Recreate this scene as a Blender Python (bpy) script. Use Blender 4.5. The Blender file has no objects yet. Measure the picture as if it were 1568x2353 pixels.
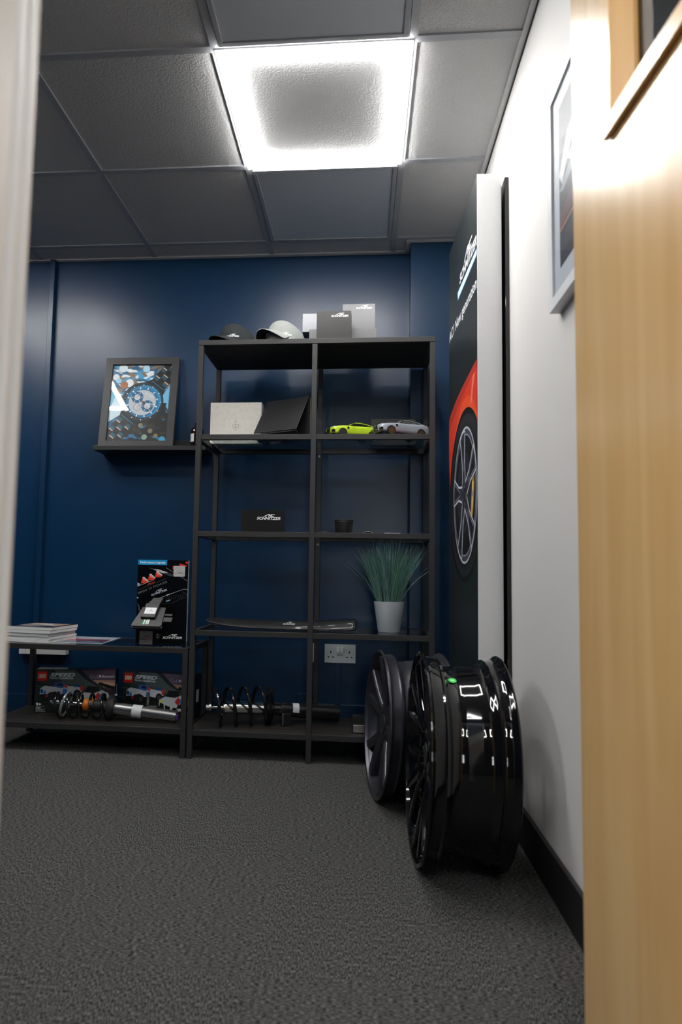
import bpy, bmesh, math, random
from mathutils import Vector, Matrix
random.seed(7)
PI = math.pi
SC = bpy.context.scene
COL = SC.collection

# ------------------------------------------------------------------ materials
MATS = {}
def s2l(c):
    return tuple(((x / 12.92) if x <= 0.04045 else ((x + 0.055) / 1.055) ** 2.4) for x in c)
def hexc(h):
    return s2l(tuple(int(h[i:i + 2], 16) / 255 for i in (0, 2, 4)))
def new_mat(name):
    m = bpy.data.materials.new(name); m.use_nodes = True
    return m, m.node_tree, m.node_tree.nodes['Principled BSDF']
def pm(name, col, rough=0.5, metal=0.0, spec=0.5, coat=0.0, noise=0.0, nscale=60.0, bump=0.0, bscale=300.0, stretch=(1, 1, 1), coat_rough=0.05):
    """principled material with a little procedural colour variation and bump"""
    if name in MATS: return MATS[name]
    m, nt, b = new_mat(name)
    b.inputs['Base Color'].default_value = (*col, 1)
    b.inputs['Roughness'].default_value = rough
    b.inputs['Metallic'].default_value = metal
    b.inputs['Specular IOR Level'].default_value = spec
    b.inputs['Coat Weight'].default_value = coat
    b.inputs['Coat Roughness'].default_value = coat_rough
    if noise or bump:
        tc = nt.nodes.new('ShaderNodeTexCoord'); mp = nt.nodes.new('ShaderNodeMapping')
        mp.inputs['Scale'].default_value = stretch
        nt.links.new(tc.outputs['Object'], mp.inputs['Vector'])
    if noise:
        n = nt.nodes.new('ShaderNodeTexNoise'); n.inputs['Scale'].default_value = nscale; n.inputs['Detail'].default_value = 4
        nt.links.new(mp.outputs['Vector'], n.inputs['Vector'])
        r = nt.nodes.new('ShaderNodeMix'); r.data_type = 'RGBA'
        r.inputs['A'].default_value = (*[c * (1 - noise) for c in col], 1)
        r.inputs['B'].default_value = (*[min(1, c * (1 + noise)) for c in col], 1)
        nt.links.new(n.outputs['Fac'], r.inputs['Factor']); nt.links.new(r.outputs['Result'], b.inputs['Base Color'])
    if bump:
        n2 = nt.nodes.new('ShaderNodeTexNoise'); n2.inputs['Scale'].default_value = bscale; n2.inputs['Detail'].default_value = 3
        nt.links.new(mp.outputs['Vector'], n2.inputs['Vector'])
        bp = nt.nodes.new('ShaderNodeBump'); bp.inputs['Strength'].default_value = bump; bp.inputs['Distance'].default_value = 0.002
        nt.links.new(n2.outputs['Fac'], bp.inputs['Height']); nt.links.new(bp.outputs['Normal'], b.inputs['Normal'])
    MATS[name] = m
    return m
def flatc(h, rough=0.45):
    """printed ink colour"""
    return pm('ink_' + h + '_%d' % int(rough * 100), hexc(h), rough)
def emit(name, col, s):
    if name in MATS: return MATS[name]
    m, nt, b = new_mat(name)
    b.inputs['Base Color'].default_value = (.8, .8, .8, 1)
    b.inputs['Emission Color'].default_value = (*col, 1); b.inputs['Emission Strength'].default_value = s
    MATS[name] = m; return m
def thin_glass(name, tint, rough=0.02, refl=1.0):
    """glass pane: clear tinted body with a fresnel mirror"""
    if name in MATS: return MATS[name]
    m, nt, b = new_mat(name); nt.nodes.remove(b)
    out = nt.nodes['Material Output']
    t = nt.nodes.new('ShaderNodeBsdfTransparent'); t.inputs['Color'].default_value = (*tint, 1)
    g = nt.nodes.new('ShaderNodeBsdfGlossy'); g.inputs['Roughness'].default_value = rough
    f = nt.nodes.new('ShaderNodeFresnel'); f.inputs['IOR'].default_value = 1.5
    mu = nt.nodes.new('ShaderNodeMath'); mu.operation = 'MULTIPLY'; mu.inputs[1].default_value = refl
    mx = nt.nodes.new('ShaderNodeMixShader')
    ge = nt.nodes.new('ShaderNodeNewGeometry'); iv = nt.nodes.new('ShaderNodeMath'); iv.operation = 'SUBTRACT'; iv.inputs[0].default_value = 1
    nt.links.new(ge.outputs['Backfacing'], iv.inputs[1]); m3 = nt.nodes.new('ShaderNodeMath'); m3.operation = 'MULTIPLY'
    nt.links.new(f.outputs['Fac'], mu.inputs[0]); nt.links.new(mu.outputs[0], m3.inputs[0]); nt.links.new(iv.outputs[0], m3.inputs[1]); nt.links.new(m3.outputs[0], mx.inputs['Fac'])
    nt.links.new(t.outputs[0], mx.inputs[1]); nt.links.new(g.outputs[0], mx.inputs[2]); nt.links.new(mx.outputs[0], out.inputs['Surface'])
    MATS[name] = m; return m

def carpet_mat():
    m, nt, b = new_mat('carpet'); N = nt.nodes.new; L = nt.links.new
    tc = N('ShaderNodeTexCoord')
    def nz(scale, det=3, rough=.6):
        mp = N('ShaderNodeMapping'); mp.inputs['Scale'].default_value = scale
        L(tc.outputs['Object'], mp.inputs['Vector'])
        n = N('ShaderNodeTexNoise'); n.inputs['Scale'].default_value = 1; n.inputs['Detail'].default_value = det; n.inputs['Roughness'].default_value = rough
        L(mp.outputs['Vector'], n.inputs['Vector']); return n
    a = nz((110, 420, 1), 2, .55); c = nz((420, 110, 1), 2, .55)
    ch = N('ShaderNodeTexChecker'); ch.inputs['Scale'].default_value = 2.0
    ch.inputs['Color1'].default_value = (0, 0, 0, 1); ch.inputs['Color2'].default_value = (1, 1, 1, 1)
    mo = N('ShaderNodeMapping'); mo.inputs['Location'].default_value = (.21, .17, .25); L(tc.outputs['Object'], mo.inputs['Vector']); L(mo.outputs['Vector'], ch.inputs['Vector'])
    mx = N('ShaderNodeMix'); mx.data_type = 'FLOAT'
    L(ch.outputs['Fac'], mx.inputs['Factor']); L(a.outputs['Fac'], mx.inputs['A']); L(c.outputs['Fac'], mx.inputs['B'])
    fine = nz((760, 760, 1), 1, .5)
    ad = N('ShaderNodeMath'); ad.operation = 'MULTIPLY_ADD'; ad.inputs[1].default_value = .55
    L(fine.outputs['Fac'], ad.inputs[0]); L(mx.outputs['Result'], ad.inputs[2])
    rp = N('ShaderNodeValToRGB'); e = rp.color_ramp.elements
    e[0].position = .68; e[0].color = (.007, .007, .0073, 1); e[1].position = .95; e[1].color = (.19, .19, .183, 1)
    L(ad.outputs[0], rp.inputs['Fac']); L(rp.outputs['Color'], b.inputs['Base Color'])
    b.inputs['Roughness'].default_value = .95; b.inputs['Specular IOR Level'].default_value = .15
    bp = N('ShaderNodeBump'); bp.inputs['Strength'].default_value = .8; bp.inputs['Distance'].default_value = .004
    L(ad.outputs[0], bp.inputs['Height']); L(bp.outputs['Normal'], b.inputs['Normal'])
    return m
def wood_mat(name, c1, c2, rough=.3, coat=.5, scale=(14, 14, .9)):
    m, nt, b = new_mat(name); N = nt.nodes.new; L = nt.links.new
    tc = N('ShaderNodeTexCoord'); mp = N('ShaderNodeMapping'); mp.inputs['Scale'].default_value = scale
    L(tc.outputs['Object'], mp.inputs['Vector'])
    n = N('ShaderNodeTexNoise'); n.inputs['Scale'].default_value = 1; n.inputs['Detail'].default_value = 6; n.inputs['Distortion'].default_value = 1.2
    L(mp.outputs['Vector'], n.inputs['Vector'])
    rp = N('ShaderNodeValToRGB'); e = rp.color_ramp.elements
    e[0].position = .25; e[0].color = (*c1, 1); e[1].position = .75; e[1].color = (*c2, 1)
    L(n.outputs['Fac'], rp.inputs['Fac']); L(rp.outputs['Color'], b.inputs['Base Color'])
    b.inputs['Roughness'].default_value = rough; b.inputs['Coat Weight'].default_value = coat; b.inputs['Coat Roughness'].default_value = .18
    MATS[name] = m; return m
def carbon_mat():
    m, nt, b = new_mat('carbon_weave'); N = nt.nodes.new; L = nt.links.new
    tc = N('ShaderNodeTexCoord'); mp = N('ShaderNodeMapping'); mp.inputs['Rotation'].default_value = (0, .785, 0)
    L(tc.outputs['Object'], mp.inputs['Vector'])
    ch = N('ShaderNodeTexChecker'); ch.inputs['Scale'].default_value = 260
    ch.inputs['Color1'].default_value = (.008, .008, .009, 1); ch.inputs['Color2'].default_value = (.018, .018, .019, 1)
    L(mp.outputs['Vector'], ch.inputs['Vector']); L(ch.outputs['Color'], b.inputs['Base Color'])
    b.inputs['Roughness'].default_value = .45; b.inputs['Coat Weight'].default_value = .25; b.inputs['Coat Roughness'].default_value = .05; b.inputs['Specular IOR Level'].default_value = .2
    return m

NAVY = pm('navy_wall_paint', (.0020, .0275, .076), .33, noise=.10, nscale=9, bump=.09, bscale=260)
WHITE_WALL = pm('warm_white_wall_paint', (.70, .685, .67), .6, noise=.03, nscale=5, bump=.1, bscale=350)
TILE = pm('ceiling_tile', (.46, .46, .46), .85, noise=.05, nscale=140, bump=1.0, bscale=170)
GRID = pm('ceiling_grid_paint', (.34, .35, .37), .45, noise=.03)
ANGLE = pm('ceiling_edge_angle', (.55, .55, .55), .4, noise=.03)
CARPET = carpet_mat()
GLOSS_WHITE = pm('white_gloss_paint', (.80, .81, .81), .25, noise=.02, nscale=8)
BASE_BLK = pm('black_skirting', (.006, .006, .007), .55, noise=.2)
OAK = wood_mat('pale_oak_veneer', hexc('dcae6e'), hexc('eec88c'), coat=.8)
OAK_BEAD = wood_mat('oak_bead', hexc('d8a45e'), hexc('e8bc7c'), scale=(30, 30, 2))
BLK_STEEL = pm('black_powder_coat', (.019, .0185, .0185), .55, noise=.12, nscale=400, bump=.15, bscale=900)
BLK_WOOD = pm('black_brown_board', (.020, .0165, .014), .5, noise=.3, nscale=20, stretch=(1, 8, 8))
SHELF_GLASS = thin_glass('smoked_shelf_glass', (.80, .84, .85))
CLEAR = thin_glass('picture_glass', (.97, .97, .97))
ACRYL = thin_glass('clear_acrylic', (.93, .95, .95), .03)
CHROME = pm('chrome', (.75, .75, .76), .12, 1.0, noise=.03)
BRUSHED = pm('brushed_steel', (.46, .455, .44), .28, 1.0, noise=.15, nscale=40, stretch=(1, 20, 20))
GLOSS_BLK = pm('gloss_black_lacquer', (.004, .004, .0045), .05, coat=.35, spec=.45, noise=.1)
MATT_GREY = pm('satin_graphite', (.085, .085, .10), .34, .8, noise=.08)
RUBBER = pm('black_rubber', (.012, .012, .012), .6, noise=.15)
SPRING_BLK = pm('black_spring_coat', (.006, .006, .006), .18, coat=.6, noise=.1)
ALU = pm('white_aluminium', (.80, .81, .81), .42, .0, noise=.03)
CARBON = carbon_mat()

# ------------------------------------------------------------------ mesh builder
class MB:
    def __init__(s): s.v = []; s.f = []; s.mi = []; s.sm = []; s.mats = []
    def m(s, mat):
        if mat not in s.mats: s.mats.append(mat)
        return s.mats.index(mat)
    def add(s, vs, fs, mat, smooth=False, M=None):
        o = len(s.v); k = s.m(mat)
        for v in vs: s.v.append(tuple(M @ Vector(v)) if M is not None else tuple(v))
        for f in fs: s.f.append([i + o for i in f]); s.mi.append(k); s.sm.append(smooth)
        return s
    def box(s, x0, x1, y0, y1, z0, z1, mat, M=None):
        vs = [(x, y, z) for z in (z0, z1) for y in (y0, y1) for x in (x0, x1)]
        return s.add(vs, [(0, 2, 3, 1), (4, 5, 7, 6), (0, 1, 5, 4), (2, 6, 7, 3), (0, 4, 6, 2), (1, 3, 7, 5)], mat, False, M)
    def lathe(s, prof, mat, n=32, M=None, smooth=True, a0=0, a1=2 * PI):
        """prof: (radius, height); about local z"""
        full = abs(a1 - a0 - 2 * PI) < 1e-6; k = n if full else n + 1
        vs = []
        for r, h in prof:
            for i in range(k):
                a = a0 + (a1 - a0) * i / n; vs.append((r * math.cos(a), r * math.sin(a), h))
        fs = []
        for j in range(len(prof) - 1):
            for i in range(n):
                i2 = (i + 1) % k; fs.append((j * k + i, j * k + i2, (j + 1) * k + i2, (j + 1) * k + i))
        return s.add(vs, fs, mat, smooth, M)
    def cyl(s, p0, p1, r0, mat, r1=None, n=20, cap=True, smooth=True):
        p0, p1 = Vector(p0), Vector(p1); d = p1 - p0; r1 = r0 if r1 is None else r1
        M = Matrix.Translation(p0) @ d.to_track_quat('Z', 'Y').to_matrix().to_4x4(); L = d.length
        s.lathe([(r0, 0), (r1, L)], mat, n, M, smooth)
        if cap:
            for r, h in ((r0, 0), (r1, L)):
                s.add([(r * math.cos(2 * PI * i / n), r * math.sin(2 * PI * i / n), h) for i in range(n)], [tuple(range(n))], mat, False, M)
        return s
    def tube(s, pts, r, mat, n=8, cap=True):
        P = [Vector(p) for p in pts]; k = len(P); rs = r if isinstance(r, (list, tuple)) else [r] * k
        vs = []; up = None
        for i in range(k):
            t = (P[min(i + 1, k - 1)] - P[max(i - 1, 0)]).normalized()
            if up is None: up = t.orthogonal().normalized()
            up = (up - t * up.dot(t)).normalized(); w = t.cross(up)
            for j in range(n):
                a = 2 * PI * j / n; vs.append(P[i] + (up * math.cos(a) + w * math.sin(a)) * rs[i])
        fs = [(i * n + j, i * n + (j + 1) % n, (i + 1) * n + (j + 1) % n, (i + 1) * n + j) for i in range(k - 1) for j in range(n)]
        if cap: fs += [tuple(range(n - 1, -1, -1)), tuple(range((k - 1) * n, k * n))]
        return s.add(vs, fs, mat, True)
    def prism(s, pts, h0, h1, mat, M=None):
        """2-D outline pts (x,y) extruded in z"""
        n = len(pts); vs = [(x, y, h0) for x, y in pts] + [(x, y, h1) for x, y in pts]
        fs = [tuple(range(n - 1, -1, -1)), tuple(range(n, 2 * n))] + [(i, (i + 1) % n, n + (i + 1) % n, n + i) for i in range(n)]
        return s.add(vs, fs, mat, False, M)
    def loft(s, secs, mat, smooth=True, cap=True, closed=True):
        n = len(secs[0]); vs = [p for sec in secs for p in sec]; fs = []
        for i in range(len(secs) - 1):
            for j in range(n if closed else n - 1):
                fs.append((i * n + j, i * n + (j + 1) % n, (i + 1) * n + (j + 1) % n, (i + 1) * n + j))
        if cap: fs += [tuple(range(n - 1, -1, -1)), tuple(range((len(secs) - 1) * n, len(secs) * n))]
        return s.add(vs, fs, mat, smooth)
    def build(s, name, parent=None, loc=None, rz=0, bevel=0, seg=2, subsurf=0, label=None):
        me = bpy.data.meshes.new(name); me.from_pydata(s.v, [], s.f)
        for m in s.mats: me.materials.append(m)
        for p, k, sm in zip(me.polygons, s.mi, s.sm): p.material_index = k; p.use_smooth = sm
        bm = bmesh.new(); bm.from_mesh(me); bmesh.ops.recalc_face_normals(bm, faces=bm.faces)
        for e_ in bm.edges:
            if len(e_.link_faces) == 2 and e_.calc_face_angle(0) > .55 and not subsurf: e_.smooth = False
        bm.to_mesh(me); bm.free()
        o = bpy.data.objects.new(name, me); COL.objects.link(o)
        if parent is not None: o.parent = parent
        if loc is not None: o.location = loc
        o.rotation_euler.z = rz
        if bevel:
            b = o.modifiers.new('bevel', 'BEVEL'); b.width = bevel; b.segments = seg; b.limit_method = 'ANGLE'; b.angle_limit = .7
        if subsurf:
            b = o.modifiers.new('sub', 'SUBSURF'); b.levels = subsurf; b.render_levels = subsurf
        if label: o['label'] = label
        return o

class Art:
    """flat print drawn into an MB: fmap(a, b, h) places print coordinates on the surface, h = height above it"""
    def __init__(s, mb, fmap, step=.00025): s.mb = mb; s.fm = fmap; s.k = 0; s.step = step
    def h(s): s.k += 1; return s.k * s.step
    def poly(s, pts, col, rough=.45):
        h = s.h(); mat = col if not isinstance(col, str) else flatc(col, rough)
        s.mb.add([s.fm(a, b, h) for a, b in pts], [tuple(range(len(pts)))], mat)
    def rect(s, x0, y0, x1, y1, col, rough=.45): s.poly([(x0, y0), (x1, y0), (x1, y1), (x0, y1)], col, rough)
    def ell(s, x, y, rx, ry, col, rough=.45, n=28, rot=0):
        c, q = math.cos(rot), math.sin(rot)
        s.poly([(x + rx * math.cos(t) * c - ry * math.sin(t) * q, y + rx * math.cos(t) * q + ry * math.sin(t) * c) for t in [2 * PI * i / n for i in range(n)]], col, rough)
    def line(s, pts, w, col, rough=.45):
        h = s.h(); mat = col if not isinstance(col, str) else flatc(col, rough)
        for (x0, y0), (x1, y1) in zip(pts[:-1], pts[1:]):
            d = math.hypot(x1 - x0, y1 - y0) or 1; nx, ny = -(y1 - y0) / d * w / 2, (x1 - x0) / d * w / 2
            s.mb.add([s.fm(*p, h) for p in ((x0 - nx, y0 - ny), (x1 - nx, y1 - ny), (x1 + nx, y1 + ny), (x0 + nx, y0 + ny))], [(0, 1, 2, 3)], mat)
    def text(s, t, x, y, w, col, hgt=None, shear=0.0, bold=.0, rot=0, rough=.45):
        """text with its lower left corner at x,y, w wide, cap height hgt if given"""
        vs, fs = text_mesh(t, shear, bold)
        x0 = min(v[0] for v in vs); x1 = max(v[0] for v in vs); k = w / (x1 - x0); ky = hgt / .69 if hgt else k
        h = s.h(); c, q = math.cos(rot), math.sin(rot); mat = col if not isinstance(col, str) else flatc(col, rough)
        out = []
        for v in vs:
            a, b = (v[0] - x0) * k, v[1] * ky
            out.append(s.fm(x + a * c - b * q, y + a * q + b * c, h))
        s.mb.add(out, fs, mat)
    def logo(s, x, y, w, col, rot=0, rough=.4):
        """italic SCHNITZER with the slanted AC above it"""
        s.text('SCHNITZER', x, y, w, col, hgt=w * .108, shear=.28, bold=.028, rot=rot, rough=rough)
        c, q = math.cos(rot), math.sin(rot)
        for P in ([(.27, .128), (.475, .228), (.575, .228), (.515, .128), (.47, .128), (.52, .2), (.475, .2), (.335, .128)],
                  [(.60, .228), (.765, .228), (.75, .203), (.645, .203), (.618, .155), (.722, .155), (.706, .128), (.545, .128)]):
            s.poly([(x + (a * c - b * q) * w, y + (a * q + b * c) * w) for a, b in P], col, rough)
TXT = {}
def text_mesh(t, shear, bold):
    k = (t, shear, bold)
    if k in TXT: return TXT[k]
    cu = bpy.data.curves.new('lettering', 'FONT'); cu.body = t; cu.size = 1; cu.shear = shear; cu.offset = bold; cu.resolution_u = 3
    o = bpy.data.objects.new('lettering', cu); COL.objects.link(o)
    bpy.context.view_layer.update()
    dg = bpy.context.evaluated_depsgraph_get()
    me = bpy.data.meshes.new_from_object(o.evaluated_get(dg))
    vs = [tuple(v.co) for v in me.vertices]; fs = [tuple(p.vertices) for p in me.polygons]
    bpy.data.objects.remove(o); bpy.data.curves.remove(cu); bpy.data.meshes.remove(me)
    TXT[k] = (vs, fs); return TXT[k]

def thing(name, label, cat, loc=(0, 0, 0), rz=0, group=None):
    o = bpy.data.objects.new(name, None); COL.objects.link(o); o.empty_display_size = .05
    o.location = loc; o.rotation_euler.z = rz
    return tag(o, label, cat, group)
def tag(o, label, cat, group=None):
    o['label'] = label; o['category'] = cat
    if group: o['group'] = group
    return o
def struct(o, label=None):
    o['kind'] = 'structure'
    if label: o['label'] = label
    return o
def dup(root, loc, rz=None, label=None):
    r = root.copy(); COL.objects.link(r); r.location = loc
    if rz is not None: r.rotation_euler.z = rz
    if label: r['label'] = label
    for ch in list(root.children):
        c = ch.copy(); COL.objects.link(c); c.parent = r
        for g in ch.children:
            d = g.copy(); COL.objects.link(d); d.parent = c
    return r
FRONT = lambda y0=0.0: (lambda a, b, h: (a, y0 - h, b))      # print on a face looking towards -y

# ------------------------------------------------------------------ room
XR, YB, H, XL, YF = .470, 3.251, 2.35, -3.6, .55
struct(MB().box(XL - .1, 1.4, -3.2, YB + .1, -.1, 0, CARPET).build('floor'))
struct(MB().box(XL - .1, XR + .13, YF - .15, YB + .1, H + .006, H + .06, TILE).build('ceiling'))
struct(MB().box(XL - .1, XR + .13, YB, YB + .1, 0, H + .006, NAVY).build('wall_back'))
struct(MB().box(.2175, XR, 3.139, YB, 0, H + .006, NAVY).build('wall_corner', bevel=.002))
struct(MB().box(XR, XR + .13, YF, YB, 0, H + .006, WHITE_WALL).build('wall_right'))
struct(MB().box(XL - .1, XL, YF, YB, 0, H + .006, NAVY).build('wall_left'))
fw = MB(); fw.box(XL - .1, -.36, YF - .15, YF, 0, H + .006, NAVY); fw.box(.44, XR + .13, YF - .15, YF, 0, H + .006, NAVY); fw.box(-.36, .44, YF - .15, YF, 2.03, H + .006, NAVY)
struct(fw.build('wall_front'))
# corridor behind the doorway, where the camera stands, with a window at its end
HALL = pm('corridor_paint', (.05, .05, .052), .7, noise=.04)
co = MB(); co.box(-1.3, -1.2, -3.1, YF - .15, 0, 2.41, HALL); co.box(1.1, 1.2, -3.1, YF - .15, 0, 2.41, HALL)
WX0, WX1, WZ0, WZ1 = .15, .75, .95, 1.85
co.box(-1.3, WX0, -3.2, -3.1, 0, 2.41, HALL); co.box(WX1, 1.2, -3.2, -3.1, 0, 2.41, HALL); co.box(WX0, WX1, -3.2, -3.1, 0, WZ0, HALL); co.box(WX0, WX1, -3.2, -3.1, WZ1, 2.41, HALL)
co.box(.6, 1.2, YF - .16, YF - .15, 0, 2.41, HALL)
struct(co.build('wall_corridor')); struct(MB().box(-1.3, 1.2, -3.2, YF - .15, 2.41, 2.46, HALL).build('ceiling_corridor'))
wi = bpy.data.objects.new('window_1', None); COL.objects.link(wi); wi.location = ((WX0 + WX1) / 2, -3.15, WZ0); struct(wi)
ww = (WX1 - WX0) / 2; wh = WZ1 - WZ0
MB().box(-ww, ww, -.01, -.004, 0, wh, emit('daylit_window_pane', (.86, .94, 1.0), 9)).build('window_pane', wi)
b = MB(); b.box(-ww, -ww + .05, -.02, .03, 0, wh, GLOSS_WHITE); b.box(ww - .05, ww, -.02, .03, 0, wh, GLOSS_WHITE); b.box(-ww, ww, -.02, .03, 0, .05, GLOSS_WHITE); b.box(-ww, ww, -.02, .03, wh - .05, wh, GLOSS_WHITE); b.box(-ww, ww, -.02, .03, wh * .6, wh * .6 + .05, GLOSS_WHITE); b.build('window_frame', wi)
struct(MB().box(XR - .012, XR, YF, 3.139, 0, .106, BASE_BLK).build('baseboard_right', bevel=.002))
struct(MB().box(XL, .2175, YB - .014, YB, 0, .15, NAVY).build('baseboard_back', bevel=.003))
# vertical trunking on the navy wall, and the conduit under the socket
struct(MB().box(-1.614, -1.588, YB - .028, YB, .15, H, NAVY).build('trim_1', bevel=.0015))
struct(MB().box(-.120, -.096, YB - .014, YB, .0, .342, NAVY).build('trim_2', bevel=.001))
# ceiling grid
GX = [.136 - .6 * k for k in range(0, 7)]; GY = [.704 + .6 * k for k in range(0, 5)]
g = MB()
for x in GX: g.box(x - .012, x + .012, YF, YB, H, H + .008, GRID)
for y in GY:
    xs = [XL] + [x for x in sorted(GX)] + [XR]
    for a, b in zip(xs[:-1], xs[1:]): g.box(a + (.012 if a != XL else 0), b - (.012 if b != XR else 0), y - .012, y + .012, H, H + .0075, GRID)
struct(g.build('trim_3'))
e = MB(); e.box(XL, .2175, YB - .022, YB, H - .002, H + .008, ANGLE); e.box(XR - .02, XR, YF, 3.139, H - .002, H + .008, ANGLE); e.box(.2175, XR, 3.117, 3.139, H - .002, H + .008, ANGLE); e.box(.1955, .2175, 3.117, YB - .022, H - .002, H + .008, ANGLE)
e.box(XR - .004, XR, YF, 3.139, H - .006, H - .002, BLK_STEEL)
struct(e.build('trim_4'))
# white door lining: stepped profile extruded upwards
pj = [(-.297, .552), (-.297, .543), (-.308, .541), (-.308, .535), (-.297, .533), (-.297, .526), (-.306, .523), (-.306, .516), (-.297, .514), (-.297, .470), (-.305, .465), (-.305, .390), (-.318, .382), (-.43, .382), (-.43, .40), (-.36, .40), (-.36, .552)]
fr = MB().prism(pj, 0, 2.05, GLOSS_WHITE)
fr.box(.40, .44, .40, .552, 0, 2.05, GLOSS_WHITE); fr.box(-.36, .44, .40, .552, 2.0, 2.05, GLOSS_WHITE); fr.box(.40, .50, .38, .40, 0, 2.05, GLOSS_WHITE)
struct(fr.build('trim_5', bevel=.0015))

# ------------------------------------------------------------------ door (open into the room)
d = bpy.data.objects.new('door_1', None); COL.objects.link(d); d.location = (.388, .40, .008); d.rotation_euler.z = math.atan2(.998, -.067)
struct(d, 'pale oak door with a glazed panel standing open on the right'); d['category'] = 'door'
T = .044; W_, HD = .702, 1.985; ox0, ox1, oz0, oz1 = .14, .545, 1.405, 1.86
lf = MB()
lf.box(0, ox0, -T, 0, 0, HD, OAK); lf.box(ox1, W_, -T, 0, 0, HD, OAK); lf.box(ox0, ox1, -T, 0, 0, oz0, OAK); lf.box(ox0, ox1, -T, 0, oz1, HD, OAK)
lf.build('door_leaf', d)
bd = MB()
def bead_ring(mb, x0, x1, z0, z1, prof, mat):
    """prof: (inset, y) closed section swept around the rectangle"""
    secs = []
    for cx, cz, sx, sz in ((x0, z0, 1, 1), (x1, z0, -1, 1), (x1, z1, -1, -1), (x0, z1, 1, -1)):
        secs.append([(cx + sx * i, y, cz + sz * i) for i, y in prof])
    secs.append(secs[0]); mb.loft(secs, mat, smooth=False, cap=False)
bead_ring(bd, ox0, ox1, oz0, oz1, [(-.020, .001), (-.020, .009), (.006, .009), (.028, -.016), (.028, -.022), (0.001, -.022), (.001, .001)], OAK_BEAD)
bd.build('glazing_bead', d)
MB().box(ox0 + .002, ox1 - .002, -.026, -.0225, oz0 + .002, oz1 - .002, thin_glass('door_glass', (.25, .27, .28), .02)).build('glass_panel', d)
bb = MB(); bead_ring(bb, ox0, ox1, oz0, oz1, [(.001, -.027), (.028, -.027), (.004, -T - .01), (-.018, -T - .01), (-.018, -T - .001), (.001, -T - .001)], OAK_BEAD); bb.build('glazing_bead', d)
hg = MB()
for z in (.25, 1.0, 1.75): hg.cyl((-.006, .004, z - .05), (-.006, .004, z + .05), .006, BRUSHED)
hg.build('hinge', d)

# ------------------------------------------------------------------ ceiling lights
LED = emit('led_diffuser', (1.0, .985, .965), 56)
def led_frame(x0, y0, label, s=.595, z=H, mat=LED, grp='lit LED frame lights'):
    t = thing('ceiling_light', label, 'light', (x0 + .3, y0 + .3, z), 0, None)
    r = s / 2; w = .033
    a = MB()
    for x0_, x1_, y0_, y1_ in ((-r, r, -r, -r + w), (-r, r, r - w, r), (-r, -r + w, -r + w, r - w), (r - w, r, -r + w, r - w)):
        a.box(x0_, x1_, y0_, y1_, -.009, .001, mat)
    a.build('light_frame', t)
    b = MB(); q = r + .004
    for x0_, x1_, y0_, y1_ in ((-q, q, -q, -r), (-q, q, r, q), (-q, -r, -r, r), (r, q, -r, r)): b.box(x0_, x1_, y0_, y1_, -.0035, .002, ALU)
    b.build('edge_trim', t)
    return t
led_frame(-.464, 1.904, 'lit square LED frame light glowing in the ceiling above the room')
led_frame(-2.264, 1.904, 'lit square LED frame light further left, beyond the door frame')
led_frame(-1.064, .704, 'added unseen LED frame fill light near the doorway, left of the camera', mat=emit('led_fill_dimmed', (1.0, .985, .965), 29))  # unseen lamp added as frontal fill for the shelf fronts and door
DIFF = pm('opal_diffuser', (.52, .55, .59), .35, noise=.02)
def dead_panel(y0, label):
    t = thing('ceiling_light', label, 'light', (-.164, y0 + .3, H))
    r = .285; f = MB()
    for x0_, x1_, y0_, y1_ in ((-r, r, -r, -r + .016), (-r, r, r - .016, r), (-r, -r + .016, -r + .016, r - .016), (r - .016, r, -r + .016, r - .016)): f.box(x0_, x1_, y0_, y1_, -.007, .004, GRID)
    f.build('panel_frame', t, bevel=.0015); MB().box(-r + .016, r - .016, -r + .016, r - .016, -.002, .004, DIFF).build('diffuser', t)
dead_panel(2.504, 'unlit smooth ceiling panel between the lit frame and the navy wall')
dead_panel(1.304, 'unlit smooth ceiling panel on the near side of the lit frame')
led_frame(.20, -.75, 'lit square LED frame light in the corridor, behind the hinge side of the door', z=2.41 - .006, mat=emit('corridor_led', (1.0, .985, .965), 75))
led_frame(-1.05, -.75, 'lit square LED frame light in the corridor, further left', z=2.41 - .006, mat=emit('corridor_led', (1.0, .985, .965), 75))

# ------------------------------------------------------------------ tall shelving unit
SX, SY, SR = -.7069, 2.7657, -.0105
def S(u, v, z): c, s = math.cos(SR), math.sin(SR); return (SX + u * c - v * s, SY + u * s + v * c, z)
P_ = .022
sh = thing('shelving_unit', 'tall black metal shelving unit with glass shelves against the navy wall', 'shelf', (SX, SY, 0), SR)
for u in (0, .489, .978):
    for v in (0, .338):
        o_ = MB().box(u, u + P_, v, v + P_, 0, 1.726, BLK_STEEL).build('post', sh, bevel=.0012)
        if u == .489 and v > 0: mid_post = o_
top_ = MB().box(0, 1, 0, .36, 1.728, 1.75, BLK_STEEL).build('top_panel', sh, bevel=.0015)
MB().box(P_, .978, P_, .338, 1.7262, 1.7282, pm('underside_shade_black', (.004, .004, .004), .7, noise=.2)).build('underside_shade_sheet', top_)  # near-black sheet added to deepen the shade under the top panel
LV = (1.341, .931, .520)
for z in LV:
    for a, b in ((P_, .489), (.511, .978)):
        MB().box(a, b, .001, .021, z - .022, z, BLK_STEEL).build('front_rail', sh, bevel=.001)
        MB().box(a, b, .339, .359, z - .022, z, BLK_STEEL).build('rear_rail', sh, bevel=.001)
        MB().box(a + (.021 if a < .1 else 0), b - (.021 if b > .9 else 0), .0215, .3385, z - .008, z - .001, SHELF_GLASS).build('glass_shelf', sh)
    for u in (.001, .979):
        MB().box(u, u + .02, P_, .338, z - .022, z, BLK_STEEL).build('side_rail', sh, bevel=.001)
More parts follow.
